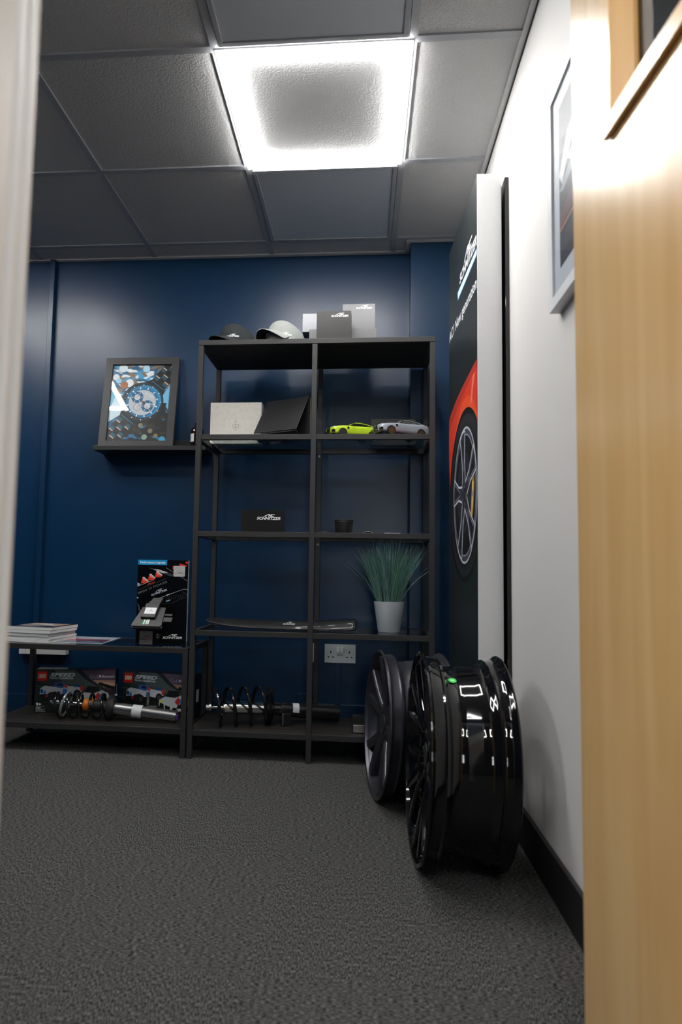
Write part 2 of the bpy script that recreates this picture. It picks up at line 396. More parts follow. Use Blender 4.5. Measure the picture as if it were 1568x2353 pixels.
for a, b in ((P_, .489), (.511, .978)):
    MB().box(a, b, .001, .021, .093, .116, BLK_STEEL).build('front_rail', sh, bevel=.001)
    MB().box(a, b, .339, .359, .093, .116, BLK_STEEL).build('rear_rail', sh, bevel=.001)
MB().box(P_, .978, .0215, .3385, .097, .117, BLK_WOOD).build('bottom_shelf', sh)
for u in (.001, .979): MB().box(u, u + .02, P_, .338, .093, .116, BLK_STEEL).build('side_rail', sh)
for z in LV: MB().cyl((.5, .3385, z - .035), (.5, .334, z - .035), .005, BRUSHED, n=10).build('bolt', mid_post)

# ------------------------------------------------------------------ low bench unit
BL = .857
bn = thing('bench_unit', 'low black metal bench with glass top left of the tall shelves', 'shelf', (-1.5700, 2.7748, 0), SR)
for u in (0, BL - P_):
    for v in (0, .338): MB().box(u, u + P_, v, v + P_, 0, .423, BLK_STEEL).build('post', bn, bevel=.0012)
for v in (0, .338): MB().box(0, BL, v, v + P_, .423, .445, BLK_STEEL).build('front_rail' if v == 0 else 'rear_rail', bn, bevel=.001)
for u in (0, BL - P_): MB().box(u, u + P_, P_, .338, .423, .445, BLK_STEEL).build('side_rail', bn, bevel=.001)
BENCH_GLASS = thin_glass('smoked_bench_glass', (.86, .89, .89))
MB().box(P_ + .0005, BL - P_ - .0005, .0225, .3375, .437, .4445, BENCH_GLASS).build('glass_top', bn)
for v in (0, .338): MB().box(P_, BL - P_, v + .001, v + .021, .096, .119, BLK_STEEL).build('front_rail' if v == 0 else 'rear_rail', bn, bevel=.001)
MB().box(.001, BL - .001, .0225, .3375, .10, .12, BLK_WOOD).build('bottom_shelf', bn)

# ------------------------------------------------------------------ picture ledge, watch picture, bottle
LX0, LX1, LZ = -1.302, -.748, 1.340
lg = thing('picture_ledge', 'narrow black floating ledge on the navy wall under the watch picture', 'shelf', ((LX0 + LX1) / 2, YB, LZ))
w2 = (LX1 - LX0) / 2
BLK_PAINT = pm('black_painted_board', (.022, .022, .023), .45, noise=.15)
MB().box(-w2, w2, -.12, -.001, 0, .012, BLK_PAINT).build('shelf_board', lg, bevel=.001)
MB().box(-w2, w2, -.1325, -.1205, 0, .021, BLK_PAINT).build('front_lip', lg, bevel=.001)
MB().box(-w2, w2, -.012, -.001, .0125, .07, BLK_PAINT).build('back_strip', lg, bevel=.001)

def leaning(name, label, cat, bl, width, height, ytop):
    t = thing(name, label, cat, bl); return t
FWD, FHT = .374, .478
pf = thing('framed_picture', 'black framed picture of a blue faced watch leaning on the ledge', 'picture', (-1.106, 3.1505, 1.3566))
pf.rotation_euler = (-math.asin(.0745 / FHT), 0, math.radians(.4))
# local: x right, z up, front face y=0
FRAME_BLK = pm('charcoal_frame', (.028, .0285, .030), .5, noise=.15, nscale=200)
hw, bw = FWD / 2, .038
f = MB()
bead_ring(f, -hw, hw, 0, FHT, [(0, 0), (0, .022), (bw, .022), (bw, .003), (bw - .002, 0)], FRAME_BLK)
f.build('frame', pf)
pr = MB(); pr.box(-hw + bw - .002, hw - bw + .002, .009, .012, bw - .002, FHT - bw + .002, flatc('10181c'))
iw, ih = FWD - 2 * bw, FHT - 2 * bw
A = Art(pr, lambda a, b, h: (-hw + bw + a, .009 - h, bw + b), .00001)
rr = random.Random(3)
def clipped_ell(A, x, y, rx, ry, col, w, h, rot=0):
    n = 22; c, s = math.cos(rot), math.sin(rot); P = []
    for i in range(n):
        t = 2 * PI * i / n; px = x + rx * math.cos(t) * c - ry * math.sin(t) * s; py = y + rx * math.cos(t) * s + ry * math.sin(t) * c
        P.append((min(max(px, 0), w), min(max(py, 0), h)))
    A.poly(P, col)
def bokeh_mat():
    m, nt, b = new_mat('blurred_print_background'); N = nt.nodes.new; L = nt.links.new
    tc = N('ShaderNodeTexCoord')
    def nz(scale, off, lo_, hi_):
        mp = N('ShaderNodeMapping'); mp.inputs['Location'].default_value = off; mp.inputs['Rotation'].default_value = (0, .7, 0); mp.inputs['Scale'].default_value = (scale, scale, scale * 1.8)
        L(tc.outputs['Object'], mp.inputs['Vector'])
        n = N('ShaderNodeTexNoise'); n.inputs['Scale'].default_value = 1; n.inputs['Detail'].default_value = .6; L(mp.outputs['Vector'], n.inputs['Vector'])
        r = N('ShaderNodeMapRange'); r.interpolation_type = 'SMOOTHSTEP'; r.inputs['From Min'].default_value = lo_; r.inputs['From Max'].default_value = hi_; L(n.outputs['Fac'], r.inputs['Value']); return r
    def mixc(f, a, c):
        m_ = N('ShaderNodeMix'); m_.data_type = 'RGBA'; L(f.outputs['Result'], m_.inputs['Factor'])
        for key, v in (('A', a), ('B', c)):
            if isinstance(v, str): m_.inputs[key].default_value = (*hexc(v), 1)
            else: L(v.outputs['Result'], m_.inputs[key])
        return m_
    hi = mixc(nz(26, (.4, 0, .2), .54, .66), mixc(nz(20, (1.3, 0, 2.2), .50, .60), mixc(nz(15, (.1, 0, .3), .40, .58), '125a84', '3aa6d8'), '8a7258'), 'f2fbff')
    lo = mixc(nz(22, (5.4, 0, 1.2), .58, .68), mixc(nz(18, (2.3, 0, 3.2), .54, .64), '0c1113', '2e2a22'), '1d7cac')
    sp = N('ShaderNodeSeparateXYZ'); L(tc.outputs['Object'], sp.inputs[0])
    ad = N('ShaderNodeMath'); ad.operation = 'MULTIPLY_ADD'; ad.inputs[1].default_value = -.75; L(sp.outputs['X'], ad.inputs[0]); L(sp.outputs['Z'], ad.inputs[2])
    mr = N('ShaderNodeMapRange'); mr.interpolation_type = 'SMOOTHSTEP'; mr.inputs['From Min'].default_value = .15; mr.inputs['From Max'].default_value = .25; L(ad.outputs[0], mr.inputs['Value'])
    mx = N('ShaderNodeMix'); mx.data_type = 'RGBA'; L(mr.outputs['Result'], mx.inputs['Factor']); L(lo.outputs['Result'], mx.inputs['A']); L(hi.outputs['Result'], mx.inputs['B'])
    L(mx.outputs['Result'], b.inputs['Base Color']); b.inputs['Roughness'].default_value = .4
    return m
A.rect(0, 0, iw, ih, bokeh_mat())
A.poly([(0, .1), (0, .28), (.05, .20), (.075, .15)], 'd8f0fb'); A.poly([(iw, .16), (iw, .30), (iw - .045, .22)], '7cc6ee')
for x, y, r, c in ((.06, .84, .017, 'eaf6fc'), (.11, .79, .014, 'a7dcf4'), (.3, .76, .021, 'f4fbff'), (.21, .735, .02, 'b06a34'), (.17, .96, .022, 'dff1fa'), (.57, .95, .018, 'bfe6f8'), (.63, .05, .014, '9db3a4'), (.72, .13, .012, '8a8468'), (.82, .07, .01, '9a7c56'), (.93, .02, .016, '4fb2df'), (.55, .2, .012, '8f8a74')):
    clipped_ell(A, x * iw, y * ih, r, r, c, iw, ih)
A.poly([(0, .02), (0, .17), (.035, .26), (.0, .27)], '7fd0f2')
# bracelet: local strap axes
wx, wy = .548 * iw, .505 * ih
ang = math.atan2(.80, .62); ax, ay = math.cos(ang), math.sin(ang); bx, by = -ay, ax
def SP(s_, t_): return (wx + s_ * ax + t_ * bx, wy + s_ * ay + t_ * by)
def clip_rect(P, w, h):
    for axis, lim, sg in ((0, 0, 1), (0, w, -1), (1, 0, 1), (1, h, -1)):
        Q = []
        for i in range(len(P)):
            p, q = P[i - 1], P[i]; dp, dq = sg * (p[axis] - lim), sg * (q[axis] - lim)
            if (dp >= 0) != (dq >= 0):
                t = dp / (dp - dq); Q.append((p[0] + (q[0] - p[0]) * t, p[1] + (q[1] - p[1]) * t))
            if dq >= 0: Q.append(q)
        P = Q
        if not P: return P
    return P
def srect(s0, s1, t0, t1, col, rough=.4):
    P = clip_rect([SP(s0, t0), SP(s1, t0), SP(s1, t1), SP(s0, t1)], iw, ih)
    if len(P) > 2: A.poly(P, col, rough)
for sg in (1, -1):
    srect(sg * .095, sg * .30, -.043, .043, '0a0c0e')
    for k in range(6):
        s0 = sg * (.128 + .027 * k); s1 = sg * (.128 + .027 * k + .012); s2 = s0 + sg * .006
        off = (k % 2)
        for t0, t1, on in ((-.041, -.016, not off), (-.014, .014, off), (.016, .041, not off)):
            if on:
                srect(s0, s0 + sg * .016, t0, t1, '156079'); srect(s0 + sg * .004, s0 + sg * .006, t0, t1, '0a0c0e'); srect(s0 + sg * .018, s0 + sg * .0235, t0, t1, 'e3bd98' if sg > 0 else 'd9c0ac')
    A.poly([SP(sg * .07, .066), SP(sg * .118, .046), SP(sg * .118, -.046), SP(sg * .07, -.066)], '0b0d10')
    srect(sg * .112, sg * .115, -.04, .04, '2a86a8')
for t in (0, .55, -.5):
    c_ = ang - PI / 2 + t; A.line([(wx + .095 * math.cos(c_), wy + .095 * math.sin(c_)), (wx + .122 * math.cos(c_), wy + .122 * math.sin(c_))], .017, '0b0d10')
A.ell(wx, wy, .1065, .1065, '07090b', n=48); A.ell(wx, wy, .102, .102, '24505e', n=48); A.ell(wx, wy, .1, .1, '0d171c', n=48)
A.ell(wx + .006, wy + .004, .089, .086, '1c8fc4', n=48); A.ell(wx, wy, .080, .078, '1575a6', n=48)
for i in range(60):
    c_ = 2 * PI * i / 60; A.line([(wx + .0885 * math.cos(c_), wy + .0885 * math.sin(c_)), (wx + (.092 if i % 5 else .096) * math.cos(c_), wy + (.092 if i % 5 else .096) * math.sin(c_))], .0011 if i % 5 else .004, 'd8e8ee')
A.ell(wx, wy - .002, .069, .067, 'c8d0d6', n=48)
for i in range(12):
    c_ = 2 * PI * i / 12 + .2; A.line([(wx + .070 * math.cos(c_), wy + .070 * math.sin(c_)), (wx + .080 * math.cos(c_), wy + .080 * math.sin(c_))], .0058, 'f4fafc')
for x, y in ((-.027, .026), (.027, -.021)):
    A.ell(wx + x, wy + y, .0305, .0305, '14658f', n=36); A.ell(wx + x, wy + y, .017, .017, '22323c', n=30); A.ell(wx + x, wy + y, .0158, .0158, 'd3dade', n=30)
    for i in range(6):
        c_ = 2 * PI * i / 6; A.line([(wx + x + .021 * math.cos(c_), wy + y + .021 * math.sin(c_)), (wx + x + .027 * math.cos(c_), wy + y + .027 * math.sin(c_))], .004, 'dbeaf0')
    A.line([(wx + x, wy + y), (wx + x + .012 * (1 if x < 0 else -.3), wy + y + .014 * (1 if x < 0 else -1))], .0018, '14202a')
A.ell(wx - .026, wy - .026, .0175, .0175, '1d4c72', n=30); A.ell(wx - .026, wy - .026, .016, .016, 'cfd6da', n=30); A.line([(wx - .026, wy - .028), (wx - .014, wy - .016)], .0022, 'd85c48')
A.line([(wx - .004, wy + .006), (wx + .02, wy - .008)], .006, '1b2328'); A.line([(wx + .018, wy - .006), (wx + .066, wy - .014)], .004, 'e6eef0'); A.ell(wx, wy, .004, .004, 'b0543e')
A.text('SCHNITZER', wx + .012, wy + .048, .048, 'eef2f4', shear=.25, bold=.02, rot=-.62)
pr.build('print', pf)
MB().box(-hw + bw - .002, hw - bw + .002, .0045, .0065, bw - .002, FHT - bw + .002, CLEAR).build('glass', pf)
MB().box(-hw + .004, hw - .004, .0125, .0215, .004, FHT - .004, RUBBER).build('backing_board', pf)

bo = thing('diffuser_bottle', 'dark glass bottle with white label on the ledge behind the shelf post', 'bottle', (-.808, 3.186, LZ + .0123))
AMBER = pm('dark_amber_glass', (.012, .007, .005), .07, coat=.8, noise=.1)
b = MB(); b.lathe([(0, 0), (.029, 0), (.0315, .003), (.0315, .086), (.0295, .098), (.024, .107), (.014, .113), (.0105, .116), (.0105, .126), (.012, .127), (.012, .131), (.009, .131), (0, .129)], AMBER, 32); b.build('bottle_body', bo)
lb = MB()
lb.lathe([(.0318, .036), (.0318, .076)], flatc('e8e9ea'), 16, None, True, PI * 1.14, PI * 1.42); lb.build('paper_label', bo)
MB().tube([(0, 0, .125), (.012, -.004, .19), (.026, -.008, .268)], .0035, RUBBER, 8).build('reed', bo)

# ------------------------------------------------------------------ wall fittings
sk = thing('wall_socket', 'white double wall socket seen under the plant shelf', 'socket', (-.099, YB, .386))
PLATE = pm('white_socket_plastic', (.62, .62, .62), .3, noise=.02); DARK = flatc('060606', .6)
b = MB(); b.box(-.073, .073, -.011, 0, -.043, .043, PLATE)
for cx in (-.044, .044): 
    b.box(cx - .0028, cx + .0028, -.0116, -.0105, .002, .012, DARK)
    for q in (-.011, .011): b.box(cx + q - .004, cx + q + .004, -.0116, -.0105, -.019, -.014, DARK)
b.box(-.016, .016, -.0114, -.0105, -.010, -.0035, flatc('9a9a9a')); plate = b.build('plate', sk)
for cx in (-.0095, .0095): MB().box(cx - .0055, cx + .0055, -.016, -.0105, .006, .030, flatc('f2f2f2')).build('switch', plate, bevel=.0012)
for cx in (-.061, .061): MB().cyl((cx, -.0125, -.001), (cx, -.0105, -.001), .0033, BRUSHED, n=12).build('screw', plate)
tag(MB().box(-.036, .036, -.024, 0, -.045, .045, NAVY).build('junction_box', loc=(-.264, YB, .152), bevel=.003), 'small navy painted box low on the wall behind the black strut', 'box')
tag(MB().box(-.0165, .0165, -.03, 0, -.043, .043, PLATE).build('wall_switch', loc=(-.2195, YB, .388), bevel=.002), 'narrow white wall fitting almost hidden behind the middle shelf posts', 'switch')
ps = thing('power_strip', 'white socket strip on the wall under the bench top', 'socket', (-1.555, YB, .3455))
b = MB(); b.box(-.119, .119, -.035, 0, 0, .062, PLATE)
for cx in (-.02, .012, .05, .085):
    for q in (-.0075, .0075): b.box(cx + q - .003, cx + q + .003, -.0355, -.034, .028, .033, DARK)
strip = b.build('strip_body', ps, bevel=.005); MB().box(-.085, -.0845, -.0356, -.034, .002, .06, DARK).build('seam', strip)

# ------------------------------------------------------------------ right wall: framed car photo, black board, light box display
wp = thing('wall_picture', 'silver framed car photograph hung on the white wall beside the door', 'picture', (XR, 1.625, 1.395))
# local via map: a runs towards the camera (-Y), b up, h out of the wall (-X)
WH, WW = .535, .42
SILV = pm('silver_frame', (.74, .76, .78), .4, noise=.05)
def RWM(a, b, h): return (-h, -a, b)
f = MB()
def ring_map(mb, x0, x1, z0, z1, prof, mat, fm):
    secs = []
    for cx, cz, sx, sz in ((x0, z0, 1, 1), (x1, z0, -1, 1), (x1, z1, -1, -1), (x0, z1, 1, -1)):
        secs.append([fm(cx + sx * i, cz + sz * i, y) for i, y in prof])
    secs.append(secs[0]); mb.loft(secs, mat, smooth=False, cap=False)
ring_map(f, 0, WW, 0, WH, [(0, .0005), (0, .026), (.027, .026), (.027, .020), (.027, .0005)], SILV, RWM); f.build('frame', wp)
p_ = MB(); A = Art(p_, lambda a, b, h: RWM(a, b, .0205 + h), .00004)
A.rect(.0272, .0272, WW - .0272, WH - .0272, 'c3ccd4')
x0, y0, x1, y1 = .075, .078, WW - .075, WH - .072
A.rect(x0, y0, x1, y1, '10202c'); A.poly([(x0, y0), (x1, y0), (x1, y0 + .03), (x0, y0 + .06)], '081a2c')
A.poly([(x0, y1), (x1, y1), (x1, y1 - .14), (x0, y1 - .08)], '45525c')
A.poly([(x0, .30), (x0 + .06, .37), (x1, .42), (x1, .38), (x0 + .1, .34), (x0 + .02, .27)], 'dde6ec'); A.poly([(x0, .26), (x0 + .05, .28), (x1, .33), (x1, .30), (x0 + .03, .25)], '8fa0ac')
A.poly([(x0, .17), (x1, .2), (x1, .24), (x0, .21)], '5a3c40'); A.line([(x0, .165), (x1, .178)], .008, 'a86a60'); A.poly([(x0, .11), (x1, .1), (x1, .15), (x0, .15)], '2a3440')
p_.build('print', wp)
MB().add([RWM(a, b, h) for h in (.0235, .0250) for b in (.0275, WH - .0275) for a in (.0275, WW - .0275)], [(0, 2, 3, 1), (4, 5, 7, 6), (0, 1, 5, 4), (2, 6, 7, 3), (0, 4, 6, 2), (1, 3, 7, 5)], thin_glass('low_glare_glass', (.97, .97, .97), .02, .3)).build('glass', wp)
tag(MB().box(-.006, .006, -.28, .28, -.98, .98, GLOSS_BLK).build('wall_board', loc=(XR - .007, 2.46, 1.10), bevel=.001), 'thin glossy black board on the white wall behind the light box display', 'board')

DL, DH, DD = .566, 2.107, .080
ds = thing('light_box_display', 'tall white aluminium display frame with a printed red sports car banner', 'display', (.3707, 2.2, 0), math.atan2(.9994, -.035))
fr = MB()
fr.box(0, .028, -DD, 0, 0, DH, ALU); fr.box(DL - .028, DL, -DD, 0, 0, DH, ALU); fr.box(.028, DL - .028, -DD, 0, 0, .028, ALU); fr.box(.028, DL - .028, -DD, 0, DH - .028, DH, ALU)
fr.build('aluminium_frame', ds, bevel=.0015)
FABRIC = pm('printed_fabric_dark', hexc('1b2224'), .42, noise=.25, nscale=5, bump=.35, bscale=9, stretch=(1, 1, .6))
pb = MB(); pb.box(.004, DL - .004, -.006, .0012, .004, DH - .004, FABRIC)
A = Art(pb, lambda a, b, h: (DL - a, .0012 + h, min(b + (.013 if b < 1.55 else .024), DH - .006)), .00003)
E0 = .005; E1 = DL - .005
A.poly([(.206, 1.795), (E1, 1.803), (E1, 1.829), (.2, 1.828)], '4aa8e0'); A.poly([(.212, 1.799), (E1, 1.807), (E1, 1.826), (.206, 1.825)], 'd6ecfa')
A.logo(.245, 1.842, .315, 'f2f5f8')
A.text('AC1 New generation', .012, 1.695, .545, 'f2f5f8', hgt=.040, bold=.012)
A.poly([(E0, 1.225), (E0, 1.385), (.08, 1.405), (.16, 1.422), (.27, 1.437), (.38, 1.447), (.47, 1.455), (E1, 1.462), (E1, 1.02), (.5, .99), (.2, .99), (.04, 1.05)], 'b83328')
A.poly([(E0, 1.225), (E0, 1.33), (.09, 1.36), (.2, 1.385), (.33, 1.41), (.45, 1.425), (E1, 1.435), (E1, 1.02), (.5, .99), (.2, .99), (.04, 1.05)], 'd93b24')
A.poly([(.07, 1.12), (.12, 1.27), (.2, 1.34), (.3, 1.385), (.4, 1.385), (.5, 1.345), (E1, 1.28), (E1, 1.0), (.2, .99)], 'ec5126')
A.poly([(.44, 1.33), (.47, 1.34), (.53, 1.43), (.49, 1.425)], 'f07a5c'); A.line([(E0, 1.235), (.055, 1.24), (.085, 1.20)], .003, '7a1c14')
A.rect(E0, E0, E1, .90, FABRIC)
cx, cz = .342, 1.036
def carc(r, a0, a1, n=40): return [(min(max(cx + r * math.cos(a0 + (a1 - a0) * i / n), E0), E1), cz + r * math.sin(a0 + (a1 - a0) * i / n)) for i in range(n + 1)]
A.poly([(min(max(cx + .318 * math.cos(2 * PI * i / 60), E0), E1), cz + .31 * math.sin(2 * PI * i / 60)) for i in range(60)], '0c0d10')
A.poly([(min(max(cx + .295 * math.cos(2 * PI * i / 60), E0), E1), cz + .288 * math.sin(2 * PI * i / 60)) for i in range(60)], '24252a')
A.poly([(min(max(cx + .27 * math.cos(2 * PI * i / 60), E0), E1), cz + .262 * math.sin(2 * PI * i / 60)) for i in range(60)], '18191c')
A.ell(cx, cz, .222, .244, 'c4c8d2', n=56); A.ell(cx, cz, .214, .236, '4a4c58', n=56); A.ell(cx, cz, .200, .218, '9a9cac', n=56); A.ell(cx, cz, .195, .213, '15171a', n=56)
A.ell(cx - .01, cz + .01, .135, .145, '2c2d32', n=40); A.ell(cx - .01, cz + .01, .06, .065, '484a50', n=30)
A.poly([(cx + .10, cz - .13), (cx + .15, cz - .08), (cx + .175, cz + .02), (cx + .16, cz + .12), (cx + .125, cz + .145), (cx + .135, cz + .02), (cx + .115, cz - .06)], 'c08a2c'); A.poly([(cx + .12, cz - .1), (cx + .152, cz - .04), (cx + .16, cz + .03), (cx + .135, cz + .03)], 'e8cf8a'); A.rect(cx + .137, cz - .02, cx + .147, cz, '2b4fa8')
for k in range(5):
    t = PI / 2 + .18 + 2 * PI * k / 5; c_, s_ = math.cos(t), math.sin(t); n_, m_ = -s_, c_
    Q = lambda r, w: (cx + (r * c_ + w * n_) * .93, cz + r * s_ + w * m_)
    A.poly([Q(.035, -.03), Q(.12, -.026), Q(.225, -.052), Q(.232, 0), Q(.225, .052), Q(.12, .026), Q(.035, .03)], '3a3c46')
    A.poly([Q(.10, 0), Q(.205, -.030), Q(.212, .030)], '1d1e22')
    for sg in (-1, 1): A.line([Q(.03, sg * .028), Q(.12, sg * .024), Q(.225, sg * .05)], .0085, 'ccd0da'); A.line([Q(.09, sg * .004), Q(.21, sg * .032)], .004, '8c90a0')
    A.line([Q(.226, -.052), Q(.236, 0), Q(.226, .052)], .009, 'd2d6de')
A.ell(cx, cz, .048, .052, '2a2b32', n=24)
for k in range(5):
    t = PI / 2 + .18 + 2 * PI * k / 5 + PI / 5; A.ell(cx + .036 * math.cos(t), cz + .04 * math.sin(t), .009, .012, '8a8c98'); A.ell(cx + .036 * math.cos(t), cz + .04 * math.sin(t), .006, .008, '16171a')
pb.build('banner_print', ds)
bk = MB(); bk.box(.006, DL - .006, -DD - .001, -DD + .006, .01, DH - .01, FABRIC)
bk.box(.02, DL - .02, -DD - .0015, -DD - .0008, .95, 1.46, flatc('b03024')); bk.build('back_print', ds)

# ------------------------------------------------------------------ wheels
def wheel(name, label, X0, Y0, R, ang, lean, width, mat, kind, spin=0.0):
    t = thing(name, label, 'wheel', (X0, Y0, 0))
    # local z axis = wheel axis; face at z=0 pointing to local -z, barrel towards +z
    ax = Vector((math.cos(ang) * math.cos(lean), math.sin(ang), math.sin(lean))).normalized()
    zup = Vector((0, 0, 1)); ex = (zup - ax * zup.dot(ax)).normalized(); ey = ax.cross(ex)
    M = Matrix((ex, ey, ax)).transposed().to_4x4(); M.translation = Vector((0, 0, R * math.cos(lean)))
    w = width; r = R
    dc = .034
    prof = [(r - .012, .012), (r - .009, .002), (r - .003, 0), (r, .003), (r, .007), (r - .006, .011), (r - .011, .015), (r - .014, .021), (r - .0155, .040), (r - .0125, .044), (r - .0155, .050),
            (r - .024, .055), (r - dc, .060), (r - dc - .003, .066), (r - dc - .001, .098), (r - dc + .001, .101), (r - dc + .003, .128), (r - dc + .005, .131), (r - dc + .007, w - .060), (r - .0205, w - .052), (r - .0155, w - .048), (r - .0125, w - .044), (r - .0155, w - .040), (r - .014, w - .020), (r - .010, w - .014), (r - .003, w - .009), (r, w - .005), (r, w - .002), (r - .004, w), (r - .012, w - .003),
            (r - .020, w - .018), (r - .022, w - .045), (r - dc - .006, w - .07), (r - dc - .008, .10), (r - dc - .008, .062), (r - .026, .046), (r - .021, .022), (r - .012, .012)]
    rim = MB().lathe(prof, mat, 128, M).build('rim_barrel', t)
    sp = MB()
    ro, ri = r - .022, .075
    def spoke(th, w0, w1, zo, zi, thick, twist=0.0):
        """tapered arm from the hub to the rim edge"""
        secs = []
        for k in range(7):
            q = k / 6; rad = ri * .8 + (ro - ri * .8) * q; z = zi + (zo - zi) * (q ** .75); wd = w0 + (w1 - w0) * q; a = th + twist * q
            c_, s_ = math.cos(a), math.sin(a); dep = thick * (1 - .35 * q)
            pts = [(-wd / 2, z + .006), (-wd * .32, z), (wd * .32, z), (wd / 2, z + .006), (wd / 2, z + dep), (-wd / 2, z + dep)]
            secs.append([(rad * c_ - a_ * s_, rad * s_ + a_ * c_, zz) for a_, zz in pts])
        sp.loft([[tuple(M @ Vector(p)) for p in sec] for sec in secs], mat, smooth=False)
    if kind == 'twin':
        for k in range(5):
            th = spin + 2 * PI * k / 5
            spoke(th - .12, .040, .036, .006, .028, .055, -.13); spoke(th + .12, .040, .036, .006, .028, .055, .13)
    else:
        for k in range(5):
            th = spin + 2 * PI * k / 5
            spoke(th, .042, .026, .004, .032, .045, 0.0); spoke(th + .16, .034, .022, .004, .030, .042, .26); spoke(th - .16, .034, .022, .004, .030, .042, -.26)
    sp.build('spokes', t, bevel=.0018)
    hb = MB()
    hb.lathe([(0, .030), (.032, .030), (.036, .026), (.068, .028), (.082, .034), (.085, .08), (.06, .10), (0, .10)], mat, 40, M)
    hub = hb.build('hub', t)
    cp = MB(); cp.lathe([(0, .024), (.030, .025), (.033, .029)], RUBBER, 24, M); cp.build('centre_cap', hub)
    for k in range(5):
        a = spin + .63 + 2 * PI * k / 5; p = M @ Vector((.056 * math.cos(a), .056 * math.sin(a), .026)); q = M @ Vector((.056 * math.cos(a), .056 * math.sin(a), .034))
        MB().cyl(p, q, .0085, RUBBER, n=14).build('bolt_hole', hub)
    a = spin + .35; v0 = M @ Vector(((r - .045) * math.cos(a), (r - .045) * math.sin(a), .05)); v1 = M @ Vector(((r - .075) * math.cos(a), (r - .075) * math.sin(a), .036))
    MB().cyl(v0, v1, .004, BRUSHED, n=10).build('valve', rim)
    return t, M, rim
bwl, MW, RIMB = wheel('alloy_wheel', 'gloss black alloy wheel standing nearest the door, green dot on its barrel', .1515, 1.900, .2755, .0365, -.035, .216, GLOSS_BLK, 'y', .35)
gwl, MG, RIMG = wheel('alloy_wheel', 'satin graphite grey alloy wheel standing behind the gloss black one', .0530, 2.398, .2495, .150, -.045, .222, MATT_GREY, 'twin', .15)
GREEN = pm('green_sticker', hexc('3fd45c'), .4)
st = MB()
Rs = .2755 - .0352
def barrelmap(a, b, h): 
    # a along the axis, b around; top front of the barrel
    th = math.radians(25) + b / Rs; return tuple(MW @ Vector(((Rs + .0012 + h) * math.cos(th), (Rs + .0012 + h) * math.sin(th), .074 + a)))
A = Art(st, barrelmap, .0003); A.ell(0, 0, .0105, .0105, GREEN, n=24); A.ell(0, 0, .005, .003, flatc('bff5c8'), n=16)
st.build('round_sticker', RIMB, label='bright green round sticker')

# ------------------------------------------------------------------ on top of the tall shelves
def cap(name, label, u, v, face_deg, mat, under, logo_col, sc=1.0, logo_a=0.0, pk=.052):
    t = thing(name, label, 'cap', S(u, v, 1.7505), math.radians(face_deg))      # local +x = the direction the peak points
    a_, b_, h_ = .098 * sc, .080 * sc, .112 * sc
    def cr(th, k, off=0):
        # th around, k 0..1 height parameter; six-panel crown with a flat steep front
        z = h_ * k; e = 2.35; rr_ = (max(0, 1 - k ** e)) ** (1 / 2.0)
        pan = 1 + .012 * math.cos(6 * th)
        x = (a_ + off) * rr_ * math.cos(th) * pan; y = (b_ + off) * rr_ * math.sin(th) * pan
        return (x + .022 * k * k, y, z - .010 * k * k * (0 if math.cos(th) > 0 else -math.cos(th)) + off * k)
    N, K = 36, 14; c = MB()
    secs = [[cr(2 * PI * i / N, math.sin(PI / 2 * j / K)) for i in range(N)] for j in range(K)]
    vs = [p for s_ in secs for p in s_] + [(.022, 0, h_)]
    fs = [(j * N + i, j * N + (i + 1) % N, (j + 1) * N + (i + 1) % N, (j + 1) * N + i) for j in range(K - 1) for i in range(N)] + [((K - 1) * N + i, (K - 1) * N + (i + 1) % N, K * N) for i in range(N)]
    c.add(vs, fs, mat, True)
    A = Art(c, lambda a, b, h: cr(a / b_ * 1.0, (b) / h_, .0012 + h), .0003)
    # embroidered logo, mirrored so that it reads from outside
    A2 = Art(c, lambda a, b, h: cr(logo_a + a / (a_ * .92), b / h_, .0016 + h), .0002)
    A2.logo(-.028, .024, .056, logo_col, rough=.7)
    crown = c.build('crown', t)
    bm_ = MB(); n1, n2 = 18, 7; top = []; bot = []
    for i in range(n1 + 1):
        th = math.radians(-62 + 124 * i / n1)
        for j in range(n2 + 1):
            q = j / n2; x = a_ * math.cos(th) * .97 + q * .058 * sc * (math.cos(th) ** .6); y = b_ * math.sin(th) * .98 + q * .012 * math.sin(th)
            lat = y / (.085 * sc); z = pk * sc - (pk - .005) * sc * min(1, abs(lat)) ** 2 - .010 * q; z = max(z, .0022)
            top.append((x, y, z + .0015)); bot.append((x, y, z - .0015))
    m_ = n2 + 1; fs = [(i * m_ + j, i * m_ + j + 1, (i + 1) * m_ + j + 1, (i + 1) * m_ + j) for i in range(n1) for j in range(n2)]
    bm_.add(top, fs, mat, True); bm_.add(bot, fs, under, True)
    k = len(top); rim = [i * m_ + n2 for i in range(n1 + 1)]
    bm_.add([top[i] for i in rim] + [bot[i] for i in rim], [(i, i + 1, n1 + 2 + i, n1 + 1 + i) for i in range(n1)], mat, True)
    bm_.build('peak', t)
    btn = MB(); btn.lathe([(.008, 0), (.006, .004), (0, .005)], mat, 14, Matrix.Translation((.020, 0, h_ - .001))); btn.build('button', crown)
    return t
CAP_D = pm('charcoal_cap_cloth', (.009, .012, .014), .85, noise=.25, nscale=300, bump=.3, bscale=900)
CAP_G = pm('grey_cap_cloth', (.26, .275, .26), .85, noise=.15, nscale=120, bump=.3, bscale=900)
cap('baseball_cap', 'dark charcoal baseball cap at the left end of the shelf top', .150, .115, 222, CAP_D, pm('cap_under_black', (.008, .008, .008), .8), 'f0f2f2', .92, .80, .036)
cap('baseball_cap', 'light grey baseball cap on the shelf top beside the boxes', .362, .115, 230, CAP_G, pm('cap_under_black', (.008, .008, .008), .8), 'f4f6f4', 1.0, .88)
